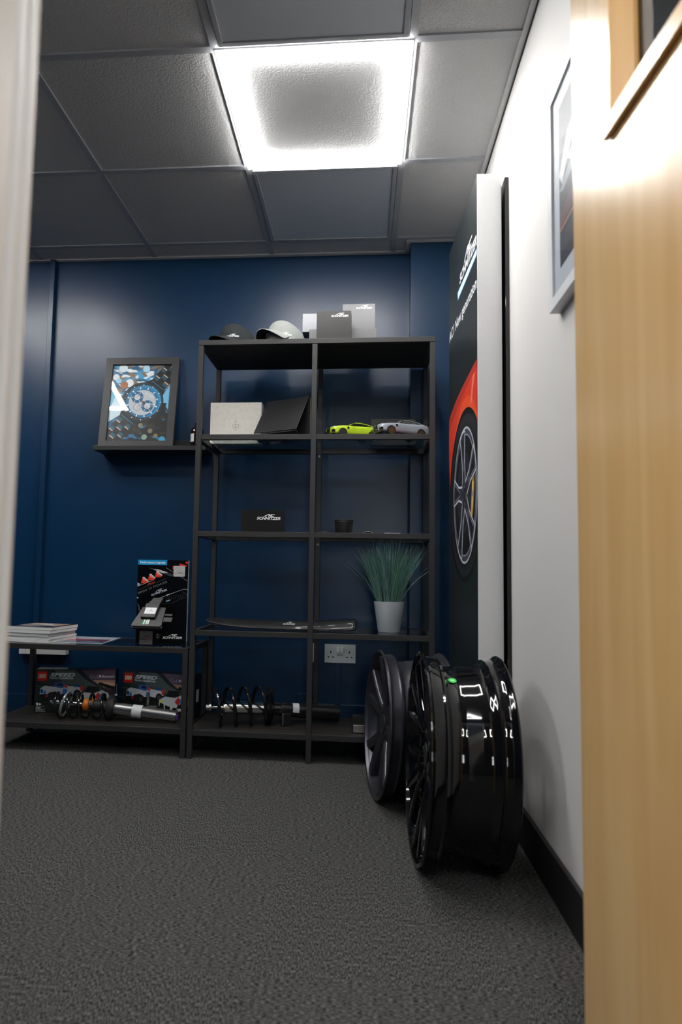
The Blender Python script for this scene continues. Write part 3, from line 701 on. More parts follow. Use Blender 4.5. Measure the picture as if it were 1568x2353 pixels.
FOIL_L = pm('foil_card_lit_bright', (.17, .175, .185), .32, .55, noise=.06, bump=.07, bscale=60, stretch=(.3, 1, 2))  # dark foil lightened to silver, lamp reflection painted into the colour
FOIL_M = pm('foil_card_lit_mid', (.105, .105, .108), .34, .5, noise=.06, bump=.07, bscale=60, stretch=(.3, 1, 2))  # same dark foil with a weaker reflection painted in as grey
FOIL_D = pm('black_foil_card', (.028, .0275, .0275), .33, .45, noise=.1, bump=.07, bscale=60, stretch=(.3, 1, 2))
LOGO_W = 'eef0f2'
def gift_box(name, label, u, v, z, w, dpt, h, mat, logo=None, rz=0.0):
    t = MB(); t.box(0, w, 0, dpt, 0, h, mat); 
    if logo:
        A = Art(t, FRONT(0)); A.logo(*logo, LOGO_W)
    o = t.build(name, loc=S(u, v, z), rz=SR + rz, bevel=.0012); return tag(o, label, 'box')
gift_box('gift_box', 'low wide foil box, its sheen painted grey, lying on the shelf top under two boxes', .462, .13, 1.7505, .298, .16, .087, FOIL_M)
gift_box('gift_box', 'foil box with painted silver sheen and no visible writing, left of the three upright boxes', .428, .165, 1.838, .135, .1, .085, FOIL_L)
gift_box('gift_box', 'foil box with painted grey sheen and white logo, highest and furthest right on the shelf top', .608, .165, 1.838, .143, .1, .124, FOIL_M, (.058, .102, .072))
gift_box('gift_box', 'black shiny box with white logo standing at the front of the shelf top', .501, .055, 1.7505, .148, .072, .138, FOIL_D, (.062, .112, .074))
gift_box('storage_box', 'plain dark box behind and between the two caps', .19, .22, 1.7505, .13, .1, .098, pm('dark_grey_card', (.018, .018, .019), .6, noise=.1))

# ------------------------------------------------------------------ upper glass shelf (z 1.341)
Z1 = 1.3405
BEIGE = pm('beige_leather', (.66, .635, .57), .62, noise=.16, nscale=55, bump=.2, bscale=400)
be = thing('presentation_box', 'upright beige leather box with embossed crest on the upper glass shelf', 'box', S(.010, .205, Z1), SR)
b = MB(); b.box(0, .236, 0, .055, 0, .190, BEIGE)
EMB = pm('embossed_line', (.27, .25, .215), .6); A = Art(b, FRONT(0))
A.line([(.104, .086), (.107, .072), (.118, .061), (.129, .072), (.132, .086)], .0014, EMB); A.line([(.104, .086), (.110, .091), (.118, .088), (.126, .091), (.132, .086)], .0014, EMB)
A.line([(.118, .094), (.118, .067)], .0014, EMB); A.line([(.111, .080), (.125, .080)], .0014, EMB); A.line([(.111, .074), (.125, .074)], .0014, EMB); A.line([(.113, .098), (.118, .104), (.123, .098)], .0014, EMB)
A.line([(.07, .008), (.07, .012), (.105, .012), (.105, .008)], .001, EMB)
b.build('box_body', be, bevel=.002)
BLK_LEA = pm('black_leather', (.016, .0165, .018), .42, noise=.35, nscale=30, bump=.3, bscale=60, stretch=(.6, 1, 1.6))
rzf = math.atan2(-.099, .198)
fo = thing('presentation_folder', 'black leather folder with its cover propped open like a tent on the upper shelf', 'folder', (-.437, 2.996, Z1), rzf)
FL = .222; FZ = .195
b = MB(); b.box(0, FL, 0, .014, .0, FZ, BLK_LEA); b.box(FL - .0005, FL + .0008, .0105, .0125, .003, FZ - .003, flatc('8a7a62')); b.box(.01, FL, .0005, .0025, -.0002, .0015, flatc('8a7a62')); b.build('back_panel', fo)
def slab(mb, p0, p1, p2, p3, th, mat):
    n = (Vector(p1) - Vector(p0)).cross(Vector(p3) - Vector(p0)).normalized() * th
    P = [Vector(p) for p in (p0, p1, p2, p3)]; Q = [p + n for p in P]
    mb.add(P + Q, [(0, 1, 2, 3), (7, 6, 5, 4), (0, 4, 5, 1), (1, 5, 6, 2), (2, 6, 7, 3), (3, 7, 4, 0)], mat)
b = MB(); slab(b, (0, -.100, .032), (FL, -.100, .032), (FL, .002, FZ + .002), (0, .002, FZ + .002), .004, BLK_LEA)
cov = b.build('front_cover', fo, bevel=.001)
b = MB(); slab(b, (0, -.100, .030), (FL, -.100, .030), (FL, -.060, .0005), (0, -.060, .0005), -.004, BLK_LEA); b.build('bottom_flap', fo, bevel=.001)

# ------------------------------------------------------------------ model cars
def model_car(name, label, loc, rz, L, paint, rimc):
    t = thing(name, label, 'model car', loc, rz)          # local -x = nose... x runs nose(0) -> tail(L), centred
    glass = pm('tinted_car_glass', (.010, .012, .014), .06, coat=1); blk = pm('car_black_trim', (.008, .008, .009), .25, coat=.4)
    X = lambda q: (q - .5) * L
    st = [(0.0, .075, .150, .110), (.012, .055, .172, .160), (.05, .045, .186, .182), (.12, .045, .200, .190), (.22, .045, .212, .194), (.34, .045, .224, .194), (.5, .045, .226, .192), (.66, .045, .232, .196), (.8, .045, .240, .200), (.9, .05, .238, .192), (.97, .065, .226, .170), (1.0, .10, .200, .130)]
    secs = []
    for q, zb, zs, hw_ in st:
        zm = zb + (zs - zb) * .55; hd = .010 if .02 < q < .95 else .003
        half = [(hw_ * .90, zb), (hw_, zb + .02), (hw_ * 1.0, zm), (hw_ * .965, zs - .012), (hw_ * .86, zs), (hw_ * .45, zs + hd)]
        pts = [(-y, z) for y, z in half] + [(y, z) for y, z in reversed(half)]
        secs.append([(X(q), y * L, z * L) for y, z in pts])
    b = MB(); b.loft(secs, paint, True); b.build('body', t, subsurf=1)
    gs = [(.325, .222, .222, .172, .165), (.40, .226, .258, .172, .140), (.47, .226, .283, .172, .126), (.58, .228, .289, .172, .124), (.70, .232, .281, .172, .122), (.80, .236, .262, .170, .122), (.90, .238, .240, .160, .125)]
    b = MB(); 
    for (a, c) in zip(gs[:-1], gs[1:]):
        A_ = [(X(a[0]), s_ * y * L, z * L) for s_, y, z in ((-1, a[3], a[1]), (-1, a[4], a[2]), (1, a[4], a[2]), (1, a[3], a[1]))]
        C_ = [(X(c[0]), s_ * y * L, z * L) for s_, y, z in ((-1, c[3], c[1]), (-1, c[4], c[2]), (1, c[4], c[2]), (1, c[3], c[1]))]
        b.add(A_ + C_, [(0, 1, 5, 4), (2, 3, 7, 6)], glass, True); b.add(A_ + C_, [(1, 2, 6, 5)], paint if .45 < a[0] < .75 else glass, True)
    b.build('windows', t)
    b = MB()
    for s_ in (-1, 1):
        b.tube([(X(g_[0]), s_ * (g_[4] + .003) * L, (g_[2] + .001) * L) for g_ in gs], .0075 * L, paint, 8)
        b.tube([(X(.585), s_ * .170 * L, .230 * L), (X(.60), s_ * .128 * L, .284 * L)], .005 * L, blk, 6)
    b.build('roof_pillar', t)
    b = MB()
    for s_ in (-1, 1):
        b.prism([(-.012, .062), (.012, .058), (.020, .095), (.018, .150), (.004, .168), (-.020, .166), (-.026, .12)], 0, .014, blk, Matrix.Translation((X(-.006), s_ * .036 * L, 0)) @ Matrix.Rotation(-PI / 2, 4, 'Y') @ Matrix.Rotation(-PI / 2, 4, 'Z') @ Matrix.Scale(L, 4))
    b.build('kidney_grille', t)
    b = MB()
    for s_ in (-1, 1):
        b.prism([(.010, .045), (.028, .050), (.060, .160), (.045, .168), (.02, .150)], .172, .182, flatc('d9e2e6', .2), Matrix.Translation((X(0), 0, 0)) @ Matrix.Scale(L, 4) @ (Matrix.Scale(s_, 4, (0, 1, 0))))
        b.prism([(.012, .09), (.03, .10), (.052, .160), (.03, .150)], .178, .186, blk, Matrix.Translation((X(0), 0, 0)) @ Matrix.Scale(L, 4) @ (Matrix.Scale(s_, 4, (0, 1, 0))))
    b.build('headlight', t)
    b = MB()
    for s_ in (-1, 1):
        b.box(X(.0), X(.05), min(s_ * .10, s_ * .172) * L, max(s_ * .10, s_ * .172) * L, .075 * L, .120 * L, blk)
        b.box(X(.275), X(.31), min(s_ * .188, s_ * .1985) * L, max(s_ * .188, s_ * .1985) * L, .155 * L, .190 * L, blk)
        b.box(X(.955), X(.985), min(s_ * .11, s_ * .178) * L, max(s_ * .11, s_ * .178) * L, .185 * L, .215 * L, flatc('7a1010', .3))
    b.box(X(.0), X(.06), -.15 * L, .15 * L, .038 * L, .052 * L, blk); b.box(X(.25), X(.75), -.197 * L, .197 * L, .036 * L, .050 * L, blk)
    b.build('trim_piece', t)
    for s_ in (-1, 1):
        b = MB(); y0, y1 = sorted((s_ * .190, s_ * .228)); b.box(X(.375), X(.405), y0 * L, y1 * L, .232 * L, .256 * L, blk); b.build('mirror', t, bevel=.002)
    for q in (.185, .785):
        for s_ in (-1, 1):
            ar = MB(); ar.cyl((X(q), s_ * .15 * L, .075 * L), (X(q), s_ * .2015 * L, .075 * L), .083 * L, RUBBER, n=28); ar.build('wheel_arch', t)
            b = MB(); Mx = Matrix.Translation((X(q), s_ * .165 * L, .0715 * L)) @ Matrix.Rotation(-s_ * PI / 2, 4, 'X') @ Matrix.Scale(L, 4)
            b.lathe([(0, 0), (.071, 0), (.0715, .034), (.068, .040), (.055, .041), (.053, .036), (.0, .034)], RUBBER, 28, Mx)
            for k in range(10):
                a = 2 * PI * k / 10; c_, s2 = math.cos(a), math.sin(a)
                b.add([(c_ * .01 - s2 * .004, s2 * .01 + c_ * .004, .041), (c_ * .01 + s2 * .004, s2 * .01 - c_ * .004, .041), (c_ * .053 + s2 * .0045, s2 * .053 - c_ * .0045, .0425), (c_ * .053 - s2 * .0045, s2 * .053 + c_ * .0045, .0425)], [(0, 1, 2, 3)], rimc, False, Mx)
            b.lathe([(.049, .0425), (.055, .0425)], rimc, 28, Mx); b.build('wheel', t)
    return t
LIME = pm('lime_car_paint', hexc('b9d820'), .3, coat=.9, noise=.03); SILV_P = pm('silver_blue_car_paint', hexc('a9b3bd'), .3, .25, coat=.9, noise=.05)
model_car('model_car', 'lime green model car on the upper glass shelf', S(.662, .125, Z1), math.radians(30), .236, LIME, flatc('3a3c40'))
model_car('model_car', 'silver grey model car on the upper glass shelf', S(.865, .092, Z1), math.radians(30), .246, SILV_P, flatc('7a5c30'))
gift_box('storage_box', 'dark flat box standing behind the silver grey model car', .738, .24, Z1, .20, .05, .118, pm('dark_grey_card', (.018, .018, .019), .6, noise=.1))

# ------------------------------------------------------------------ middle glass shelf (z .931)
Z2 = .9305
t = MB(); t.box(0, .184, 0, .10, 0, .097, pm('black_card', (.005, .0048, .0048), .6, spec=.2, noise=.15)); A = Art(t, FRONT(0)); A.logo(.066, .056, .100, 'f0f1f2')
tag(t.build('product_box', loc=S(.195, .045, Z2), rz=math.radians(6.5), bevel=.001), 'black carton with white logo alone on the left of the middle shelf', 'box')
cu = thing('cup', 'matt black round cup on the right of the middle shelf', 'cup', S(.628, .075, Z2), 0)
b = MB(); b.lathe([(0, 0), (.0345, 0), (.0355, .002), (.0385, .047), (.0395, .048), (.0400, .0575), (.0385, .0585), (.037, .0585), (.0355, .050), (.033, .004), (0, .004)], pm('matt_black_cup', (.008, .008, .008), .55, noise=.2), 40); cbody = b.build('cup_body', cu)
b = MB(); b.lathe([(.0396, .0478), (.0402, .0488), (.0396, .0498)], RUBBER, 40); b.build('rim_band', cbody)
b = MB(); b.lathe([(0, 0), (.034, 0), (.0345, .004), (.033, .0075), (0, .008)], pm('matt_black_cup', (.008, .008, .008), .55), 32)
tag(b.build('coaster', loc=S(.548, .062, Z2)), 'flat black round coaster beside the middle shelf post', 'coaster')
b = MB(); n = 14; vs = []
for i in range(n + 1):
    q = i / n; z = .0008 + .0095 * math.sin(PI * min(1, q * 1.25)) ** 1.5 * (1 if q < .8 else 0) + .0008; 
    for y in (0, .10): vs.append((.074 * q, y, z)); 
for i in range(n + 1):
    q = i / n; z = .0008 + .0095 * math.sin(PI * min(1, q * 1.25)) ** 1.5 * (1 if q < .8 else 0)
    for y in (0, .10): vs.append((.074 * q, y, z))
m2 = 2 * (n + 1)
b.add(vs, [(2 * i, 2 * i + 2, 2 * i + 3, 2 * i + 1) for i in range(n)] + [(m2 + 2 * i, m2 + 2 * i + 1, m2 + 2 * i + 3, m2 + 2 * i + 2) for i in range(n)] + [(2 * i, m2 + 2 * i, m2 + 2 * i + 2, 2 * i + 2) for i in range(n)] + [(2 * i + 1, 2 * i + 3, m2 + 2 * i + 3, m2 + 2 * i + 1) for i in range(n)], flatc('f3f3f1'), True)
tag(b.build('paper_sheet', loc=S(.700, .055, Z2), rz=SR), 'white paper with a curled edge next to the black cup', 'paper')
b = MB(); b.box(0, .066, 0, .12, 0, .0045, flatc('eeeeec')); b.box(.066, .108, .01, .12, 0, .003, flatc('5a5450')); 
tag(b.build('leaflet', loc=S(.797, .045, Z2), rz=SR), 'flat white booklet at the right end of the middle shelf', 'booklet')

# ------------------------------------------------------------------ lower glass shelf (z .520)
Z3 = .5195
sp = thing('spoiler_lip', 'long glossy carbon fibre lip lying on the lower glass shelf', 'car part', S(.36, .12, Z3), SR)
ST = [(-.327, .036, .043, -.002, .030), (-.298, .020, .046, .006, .050), (-.210, .006, .043, .004, .062), (-.1, .002, .040, .000, .066), (.03, .0005, .040, -.002, .066), (.15, .0005, .043, .000, .066), (.21, .0005, .047, .006, .066), (.255, .001, .050, .012, .064), (.31, .002, .053, .016, .060), (.328, .006, .054, .018, .056)]
secs = []
for x, zl, zt, yf, yb in ST: secs.append([(x, yf - .012, zl), (x, yf - .014, zl + .006), (x, yf + .018, zt - .005), (x, yf + .026, zt), (x, yb, zt - .003), (x, yb, zt - .008), (x, yf + .022, zt - .012), (x, yf - .004, zl)])
b = MB(); b.loft(secs, CARBON, True); b.build('lip_body', sp, subsurf=1)
b = MB(); A = Art(b, lambda a, q, h: (a, -.016 + .9 * (q - .006) - h * .75, q + h * .6 + .0012), .0006); A.logo(.012, .022, .052, 'c8ccd0'); b.build('badge', sp)

pl = thing('potted_plant', 'blue green artificial grass in a grey pot on the lower glass shelf', 'plant', S(.823, .185, Z3), 0)
POT = pm('grey_pot', (.50, .53, .56), .6, noise=.08, nscale=250, bump=.2, bscale=500)
b = MB(); b.lathe([(0, 0), (.0455, 0), (.047, .002), (.0655, .126), (.0655, .129), (.062, .129), (.060, .115), (0, .112)], POT, 48); b.build('pot', pl)
b = MB(); b.lathe([(.0595, .1155), (.03, .118), (0, .119)], pm('moss_soil', (.02, .028, .014), .9, noise=.4, bump=1), 28); b.build('soil', pl)
G = [pm('grass_%d' % i, hexc(c), .5, noise=.25, nscale=30) for i, c in enumerate(('86b0ae', '98bcbc', '6e9e94', '74a480', 'b4d0d0', '64908a'))]
b = MB(); rg = random.Random(11)
for i in range(430):
    a = rg.random() * 2 * PI; r0 = .048 * math.sqrt(rg.random()); lean = (r0 / .048) * (.5 + .35 * rg.random()) * .62 + .05 * rg.random(); hh = .20 + .07 * rg.random() + (.03 if r0 < .02 else 0); aa = a + rg.uniform(-.5, .5)
    if i < 14: lean = .55 + .35 * rg.random(); r0 = .045; hh = .20 + .06 * rg.random()
    p0 = Vector((r0 * math.cos(a), r0 * math.sin(a), .114)); d_ = Vector((math.cos(aa), math.sin(aa), 0))
    pts = []
    for k in range(5):
        q = k / 4; ang_ = lean * (.55 + .45 * q); pts.append(p0 + d_ * (hh * q * math.sin(ang_)) + Vector((0, 0, hh * q * math.cos(ang_ * .9))))
    r_ = .0009 + .0006 * rg.random()
    pts = [p if p.y > -.135 else Vector((p.x, -.135, p.z)) for p in pts]
    b.tube(pts, [r_, r_ * 1.05, r_ * .9, r_ * .6, r_ * .15], G[3 if (rg.random() < .25) else rg.randrange(6)], 3, False)
b.build('grass_blades', pl)

# ------------------------------------------------------------------ coilovers
def helix(x0, x1, r, turns, n=26):
    N = int(turns * n); return [(x0 + (x1 - x0) * i / N, r * math.cos(2 * PI * i / n + 1.2), r * math.sin(2 * PI * i / n + 1.2)) for i in range(N + 1)]
bc = thing('coilover_strut', 'black coil spring strut lying on the bottom shelf of the tall unit', 'car part', (-.615, 2.848, .1175 + .0815), math.radians(18.5))
BODYB = pm('black_damper', (.008, .008, .009), .3, coat=.4, noise=.1)
MB().tube(helix(-.005, .245, .0745, 3.9), .0076, SPRING_BLK, 10).build('spring', bc)
b = MB(); b.cyl((-.02, 0, -.004), (.25, 0, -.018), .006, CHROME); b.build('damper_rod', bc)
b = MB(); b.cyl((.045, 0, -.008), (.215, 0, -.017), .0225, CHROME, n=28); b.cyl((.040, 0, -.008), (.046, 0, -.008), .017, BRUSHED, n=24); b.build('dust_sleeve', bc)
b = MB(); b.cyl((-.034, 0, -.003), (-.020, 0, -.004), .011, BRUSHED, n=6); b.cyl((-.020, 0, -.004), (-.012, 0, -.004), .017, BRUSHED, n=20); b.build('top_nut', bc)
b = MB(); b.cyl((.225, 0, -.016), (.236, 0, -.016), .050, BODYB, .072, n=32); b.cyl((.236, 0, -.016), (.248, 0, -.017), .072, BODYB, .058, n=32); b.box(.228, .255, -.010, .010, .03, .074, BODYB); b.build('spring_perch', bc)
b = MB(); b.cyl((.215, 0, -.017), (.285, 0, -.021), .026, SPRING_BLK, n=28); b.cyl((.285, 0, -.021), (.545, 0, -.047), .030, BODYB, .033, n=32); dbody = b.build('damper_body', bc)
b = MB(); b.lathe([(.0306, 0), (.0313, .028)], flatc('e4e6e8'), 12, Matrix.Translation((.335, 0, -.026)) @ Vector((1, 0, -.1)).to_track_quat('Z', 'Y').to_matrix().to_4x4(), True, PI * .55, PI * 1.05); b.build('sticker', dbody)
b = MB(); b.box(.285, .325, -.055, -.02, -.0805, -.03, BODYB); b.box(.283, .289, -.060, -.02, -.078, -.028, CHROME); b.build('bracket', bc, bevel=.002)

sc_ = thing('coilover_strut', 'silver bodied coil spring strut lying on the bench bottom shelf', 'car part', (-1.30, 2.868, .1205 + .057), math.radians(.3))
MB().tube(helix(-.01, .245, .050, 5.0), .006, SPRING_BLK, 10).build('spring', sc_)
b = MB(); b.cyl((-.028, 0, .012), (.12, 0, .004), .0085, CHROME, n=20); b.cyl((-.040, 0, .0125), (-.026, 0, .012), .005, BRUSHED, n=12); b.cyl((-.028, 0, .012), (-.014, 0, .011), .0125, CHROME, n=8); b.build('damper_rod', sc_)
b = MB(); b.lathe([(.012, 0), (.025, .002), (.027, .015), (.024, .022), (.026, .034), (.023, .042), (.012, .043)], pm('orange_bump_stop', hexc('c06a10'), .5, noise=.1), 28, Matrix.Translation((.112, 0, .004)) @ Matrix.Rotation(PI / 2, 4, 'Y')); b.build('bump_stop', sc_)
b = MB(); b.cyl((.155, 0, .002), (.21, 0, -.001), .024, RUBBER, n=28); b.cyl((.205, 0, -.001), (.226, 0, -.002), .020, BRUSHED, n=28); b.build('dust_sleeve', sc_)
b = MB(); b.lathe([(.022, 0), (.050, .002), (.053, .008), (.044, .018), (.040, .028), (.022, .03)], RUBBER, 32, Matrix.Translation((.222, 0, -.003)) @ Matrix.Rotation(PI / 2 + .04, 4, 'Y')); b.build('spring_perch', sc_)
b = MB(); b.cyl((.245, 0, -.008), (.37, 0, -.019), .0265, BRUSHED, n=36); b.cyl((.366, 0, -.0185), (.372, 0, -.019), .0275, BRUSHED, n=36); b.cyl((.372, 0, -.019), (.520, 0, -.032), .0235, BRUSHED, n=36); sbody = b.build('damper_body', sc_)
b = MB(); dq = Vector((1, 0, -.088)).to_track_quat('Z', 'Y').to_matrix().to_4x4()
b.lathe([(.0278, 0), (.0278, .042)], flatc('d9dcde'), 20, Matrix.Translation((.330, 0, -.0155)) @ dq, True, .5 * PI, 1.3 * PI); b.build('sticker', sbody)
CLR = pm('clear_plastic_ring', (.20, .22, .23), .15, coat=1)
b = MB(); b.tube([(.030 + .012 * math.sin(a), .047 * math.cos(a), .003 + .050 * math.sin(a)) for a in [2 * PI * i / 32 for i in range(33)]], .0062, CLR, 10); b.build('spring_seat', sc_, label='clear plastic ring')
b = MB(); b.box(.388, .392, -.004, .02, .004, .062, BRUSHED); b.box(.388, .43, -.006, .018, .001, .006, BRUSHED); b.build('bracket', sc_, bevel=.001)
b = MB(); 
for z in (-.040, -.030): b.cyl((.519, -.010, z), (.527, -.010, z), .0045, flatc('7a3fb0', .3), n=14)
b.cyl((.519, 0, -.033), (.524, 0, -.033), .016, flatc('5a2c88', .3), n=20); b.build('adjuster_knob', sbody, label='purple adjuster')

ab = thing('acrylic_block', 'clear acrylic block with metal face on the bottom shelf behind the grey wheel', 'block', S(.672, .045, .1175), SR)
MB().box(0, .062, .006, .05, 0, .068, pm('dark_clear_block', (.01, .011, .012), .08, coat=1)).build('block_body', ab, bevel=.003)
MB().box(.006, .058, .001, .0055, .004, .034, pm('etched_steel', (.38, .36, .33), .35, .8, noise=.3, nscale=80)).build('metal_plate', ab, bevel=.001)

# ------------------------------------------------------------------ on the bench top (z .445)
ZB = .4453
mg_base = (-1.5655, 2.806)
COVERS = (('d8d3ce', '3c2c2c', 'b9a79a'), ('2a2d32', '8c9096', '5a5f66'), ('c9ced2', '40464c', '8a3030'), ('8f979e', '1e2124', 'cfd3d6'), ('dfe2e4', '50565c', '2c5a86'))
LABELS = ('topmost catalogue of the white stack on the bench, with a car cover', 'second catalogue from the top of the white stack', 'middle catalogue of the white stack on the bench', 'fourth catalogue down in the white stack', 'bottom catalogue of the white stack, lying on the glass')
TH = .0125
for i in range(5):
    k = 4 - i; z = ZB + .0004 + i * (TH + .0006)
    t = thing('catalogue', LABELS[k], 'catalogue', (-1.548 + (0, .004, -.003, .005, .008)[i], 2.842 + (0, .003, .001, -.002, .002)[i], z), math.radians((-9, -7, -8, -8.5, -7.5)[i]), 'catalogues in the stack on the bench')
    b = MB(); b.box(.0005, .2165, .0005, .2095, .0006, TH - .0006, pm('page_edges', (.72, .74, .72), .6, noise=.12, nscale=30, stretch=(1, 1, 60))); b.build('pages', t)
    c = COVERS[k]; b = MB(); b.box(0, .217, 0, .21, TH - .0006, TH, flatc(c[0], .25)); b.box(0, .217, 0, .21, 0, .0006, flatc(c[0], .25)); b.box(-.0005, .217, -.0006, 0, 0, TH, flatc('e2e6e3', .3))
    if i == 4:
        A = Art(b, lambda a, q, h: (a, q, TH + h), .0002)
        A.rect(0, .10, .217, .21, 'b8a08e', .2); A.poly([(0, 0), (.217, 0), (.217, .06), (.08, .11), (0, .08)], '2e2a30', .2); A.poly([(.02, .03), (.12, .02), (.16, .08), (.05, .10)], '8e929a', .2); A.poly([(.03, .12), (.14, .12), (.12, .18), (.05, .18)], 'e8e4e0', .2); A.line([(.205, 0), (.205, .21)], .02, '0c0c0e')
    b.build('cover', t)
b = MB(); b.add([(x, y, z) for z in (0, .0016) for x, y in ((0, 0), (.209, -.001), (.201, .262), (-.02, .27))], [(0, 1, 2, 3), (4, 5, 6, 7), (0, 4, 5, 1), (1, 5, 6, 2), (2, 6, 7, 3), (3, 7, 4, 0)], flatc('d2dce6', .15))
A = Art(b, lambda a, q, h: (a, q, .0016 + h), .0002); A.poly([(0, .01), (.205, .01), (.204, .07), (-.004, .07)], '2b3d58', .15); A.poly([(0, .075), (.2, .075), (.19, .15), (0, .14)], '7a3038', .15); A.poly([(.005, .1), (.1, .09), (.15, .13), (.02, .145)], 'b8444a', .15); A.line([(.02, .04), (.18, .04)], .01, 'a9c4e2', .15)
tag(b.build('leaflet', loc=(-1.322, 2.852, ZB)), 'flat glossy car leaflet on the glass between the stack and the black cover', 'leaflet')

CA, CHT = .226, .366
ct = thing('catalogue_display', 'large upright black catalogue with a blue title strip on the bench', 'catalogue', (-1.003, 2.962, ZB), math.radians(4.5))
b = MB(); b.box(0, CA, 0, .024, 0, CHT, flatc('060607', .25)); b.box(CA, CA + .0012, .0005, .0235, .001, CHT - .001, pm('silver_spine', (.66, .68, .70), .35, .1, noise=.15))
A = Art(b, FRONT(0), .00003); W0 = CA
def C(px, py): # catalogue layout units 0..1 across, 0..1 up
    return (px * CA, py * CHT)
CP = lambda pts: [C(*p) for p in pts]
A.poly(CP([(0, .938), (.575, .938), (.575, 1), (0, 1)]), '1c98d6', .3); A.text('Performance Upgrade', .04 * CA, .957 * CHT, .50 * CA, 'f4fafd', hgt=.0088, bold=.03)
A.poly(CP([(.18, .905), (.36, .89), (.78, .815), (.66, .80)]), '3c3d40', .25); A.poly(CP([(.30, .885), (.40, .885), (.60, .848), (.50, .838)]), 'c9c9c6', .25); A.line(CP([(.56, .905), (1, .745)]), .0014, '9a9a9c')
for x, y in ((.065, .71), (.20, .75), (.335, .785)):
    A.poly(CP([(x, y), (x + .03, y + .075), (x + .15, y + .02), (x + .125, y + .005)]), 'e2412c', .3); A.poly(CP([(x + .03, y + .075), (x + .05, y + .072), (x + .15, y + .022), (x + .045, y + .03)]), 'f0806c', .3); A.poly(CP([(x + .028, y + .074), (x + .06, y + .08), (x + .155, y + .03), (x + .148, y + .022)]), 'e6e6e6', .3)
A.poly(CP([(.83, .96), (.985, .935), (.93, .918), (.82, .93)]), 'e2412c', .3); A.poly(CP([(.945, .985), (.995, .985), (.995, .955), (.945, .962)]), 'e2412c', .3); A.poly(CP([(.69, .93), (.72, .93), (.72, .885), (.69, .885)]), 'e2412c', .3)
A.poly(CP([(0, .67), (.06, .70), (.0, .72)]), 'b4b6ba'); A.line(CP([(0, .672), (.32, .755)]), .0016, 'b8b8ba'); A.line(CP([(.02, .63), (.56, .772)]), .0012, '5a5a5c')
A.text('TURNER', .0, .632 * CHT, .17 * CA, '8a8a8c', hgt=.004, shear=.2, bold=.02, rot=.42) if False else None
A.text('SPORT', .20 * CA, .688 * CHT, .17 * CA, 'd2402c', hgt=.0052, shear=.25, bold=.03, rot=.36)
A.text('BMW M POWER', .03 * CA, .575 * CHT, .62 * CA, '6e6e70', hgt=.0105, bold=.0, rot=.40)
A.logo(.285 * CA, .556 * CHT, .33 * CA, 'c4ccd6', rot=.36)
A.line(CP([(.23, .455), (.26, .49), (.92, .648), (1, .645)]), .0018, 'b4b4b6'); A.poly(CP([(.58, .573), (.625, .585), (.625, .573), (.58, .562)]), 'f0f0f0')
for i in range(8): A.line(CP([(.58 + .045 * i, .50 + .006 * i), (.60 + .045 * i, .56 + .004 * i)]), .0011, '4c4e52')
A.poly(CP([(.57, .50), (.66, .52), (.66, .505), (.58, .488)]), '8fb0c8'); A.line(CP([(.42, .455), (.7, .475), (.98, .56)]), .003, '1e2024'); A.line(CP([(.9, .62), (1, .57)]), .002, '4a4a4e')
A.poly(CP([(0, .525), (.04, .53), (0, .545)]), 'd0d0d2'); A.line(CP([(.02, .46), (.05, .42), (.05, .38), (.12, .37)]), .003, '6a6a74')
q = [(.715, .80), (.925, .80), (.94, .81), (.94, .92), (.925, .93), (.725, .93), (.71, .92), (.71, .81)]
A.poly(CP(q), 'c9c6c4', .4); A.line(CP([(.73, .825), (.86, .915)]), .0008, 'b06a64'); A.line(CP([(.75, .85), (.80, .88), (.9, .87)]), .0006, 'a8807c'); A.text('Performance', .735 * CA, .907 * CHT, .09 * CA, '3a3a3c', hgt=.0022); A.text('Upgrade', .735 * CA, .893 * CHT, .06 * CA, '3a3a3c', hgt=.0022); A.logo(.775 * CA, .838 * CHT, .125 * CA, '2a2a2c')
A.logo(.535 * CA, .045 * CHT, .385 * CA, 'f4f5f6', rough=.3)
b.build('cover_board', ct)

sd = thing('acrylic_stand', 'clear acrylic stand with etched metal plate in front of the black catalogue', 'stand', (-.952, 2.842, ZB), 0)
b = MB(); b.box(0, .080, 0, .05, 0, .068, ACRYL); b.build('acrylic_block', sd, bevel=.002)
b = MB(); b.box(.008, .064, -.0035, -.0005, .003, .060, pm('etched_grey_plate', (.17, .165, .15), .4, .6, noise=.1)); A = Art(b, FRONT(-.0035)); A.logo(.012, .032, .048, '16161a'); A.rect(.010, .024, .038, .028, '16161a'); A.rect(.038, .026, .062, .029, '7a241c')
A.line([(.018, .046), (.024, .053), (.036, .056), (.048, .053), (.056, .046)], .0008, '16161a'); A.line([(.030, .018), (.04, .012), (.046, .020)], .0006, '16161a'); b.build('metal_plate', sd)
